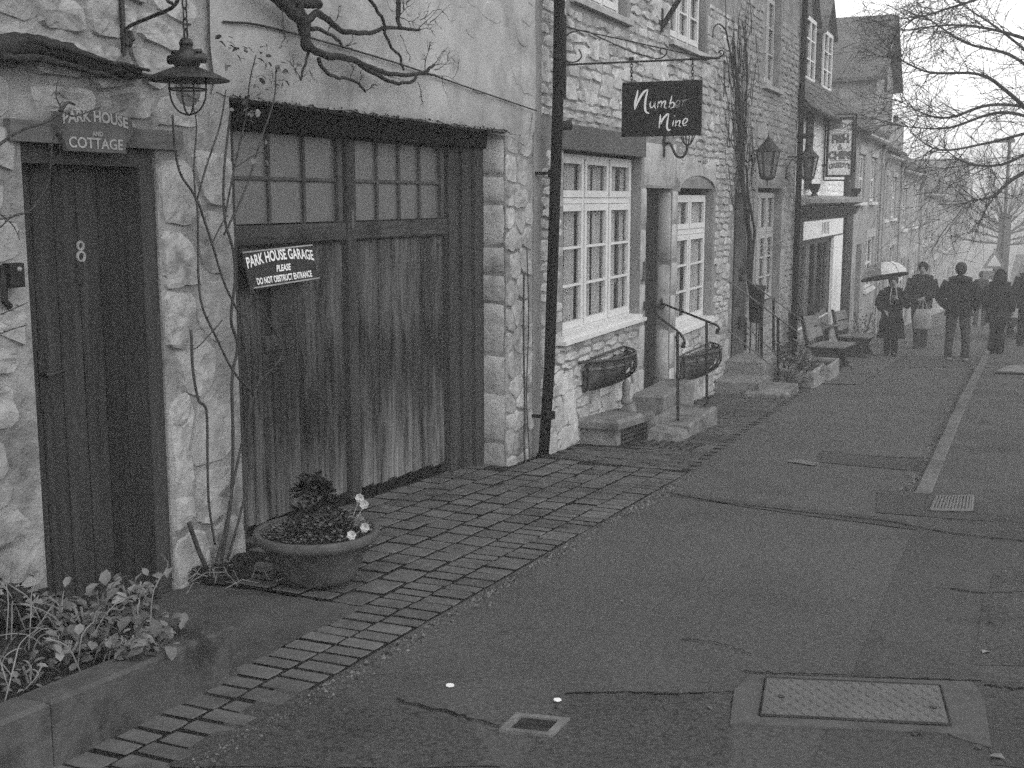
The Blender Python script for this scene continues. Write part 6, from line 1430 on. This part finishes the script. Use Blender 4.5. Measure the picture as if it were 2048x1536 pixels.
# clear panelled umbrella held by the woman
UY = T2(0, 0, 0).y + .34; ap, lf, rg = at_depth(1775, 521, UY), at_depth(1724, 562, UY), at_depth(1815, 546, UY)
t = thing('umbrella', 'pale panelled dome umbrella with a dark rim held by the woman in the long coat', 'umbrella', T2(-.1, .25, 1.3))
cen = (lf + rg) / 2; ex = (rg - lf) / 2; axis = Vector((0, .10, 1)); axis = (axis - ex.normalized() * axis.dot(ex.normalized())).normalized(); ey = axis.cross(ex); hgt = (ap - cen).dot(axis)
def dome(a, f): return cen + (ex * cos(a) + ey * sin(a)) * sin(f * pi / 2) + axis * (hgt * cos(f * pi / 2))
for kx in range(8):
    m = MB(); vs = [dome((kx + i / 3) * pi / 4, f / 6) for f in range(7) for i in range(4)]
    m.add(vs, [(f * 4 + i, f * 4 + i + 1, f * 4 + i + 5, f * 4 + i + 4) for f in range(6) for i in range(3)]); m.build('panel', M['vinyl_dark' if kx in (4, 5) else 'vinyl'], t, True)
    m = MB(); m.tube([dome(kx * pi / 4, f / 8) + axis * .004 for f in range(9)], .006, 4); m.build('rib', M['letter_mid'], t)
m = MB(); m.tube([dome(i * pi / 16, 1) for i in range(33)], .026, 6, False); m.build('rim', M['cloth_black'], t)
m = MB(); hd_ = T2(*J2['wrl']); m.tube([cen + axis * (hgt + .06), hd_ + Vector((0, 0, -.15))], .009, 6); m.build('shaft', M['iron'], t)
person(1991, 718, 546, .15, 'hooded person seen from behind in a long dark coat and flared trousers at the kerb', dict(trousers='cloth_black', shoes='cloth_black', coat='cloth_dark', k=1.3, hem=.66, flare=.05, hood=True, leg=(1.0, 1.45)), dict(knl=(-.06, .04, .5), anl=(-.08, .05, .09), tol=(-.1, .2, .03), knr=(.06, 0, .5), anr=(.06, -.05, .09), tor=(.07, .1, .03)))
person(2052, 702, 528, .2, 'person in a dark coat cut off by the right edge of the picture', dict(trousers='cloth_black', shoes='cloth_black', coat='cloth_dark', k=1.35, hem=.8, collar=True))
person(1958, 655, 541, .2, 'distant person in a grey coat half hidden behind the kerb side walkers', dict(trousers='cloth_mid', shoes='cloth_pale', coat='cloth_dark', k=1.3, hem=.6, flare=.05))
bush(O + .4, 27.9, g(27.9), .3, 1.0, 150, .09, 'upright shrub in the doorway beyond the dark pilaster', ('darkleaf', 'leaf'))

# ------------------------------------------------------------------ fog: one closed box of pale air round the whole place
m = MB(); m.box(-185, 185, -14, 345, -26, 13.5); hz = m.build('haze', M['petal']); hz['kind'] = 'stuff'
hm = bpy.data.materials.new('fog'); hm.use_nodes = True; N = hm.node_tree.nodes; N.remove(N['Principled BSDF']); pv = N.new('ShaderNodeVolumePrincipled'); pv.inputs['Color'].default_value = (.97, .97, .97, 1); pv.inputs['Density'].default_value = .0045; pv.inputs['Anisotropy'].default_value = .0
hm.node_tree.links.new(pv.outputs[0], N['Material Output'].inputs['Volume']); hz.data.materials.clear(); hz.data.materials.append(hm)
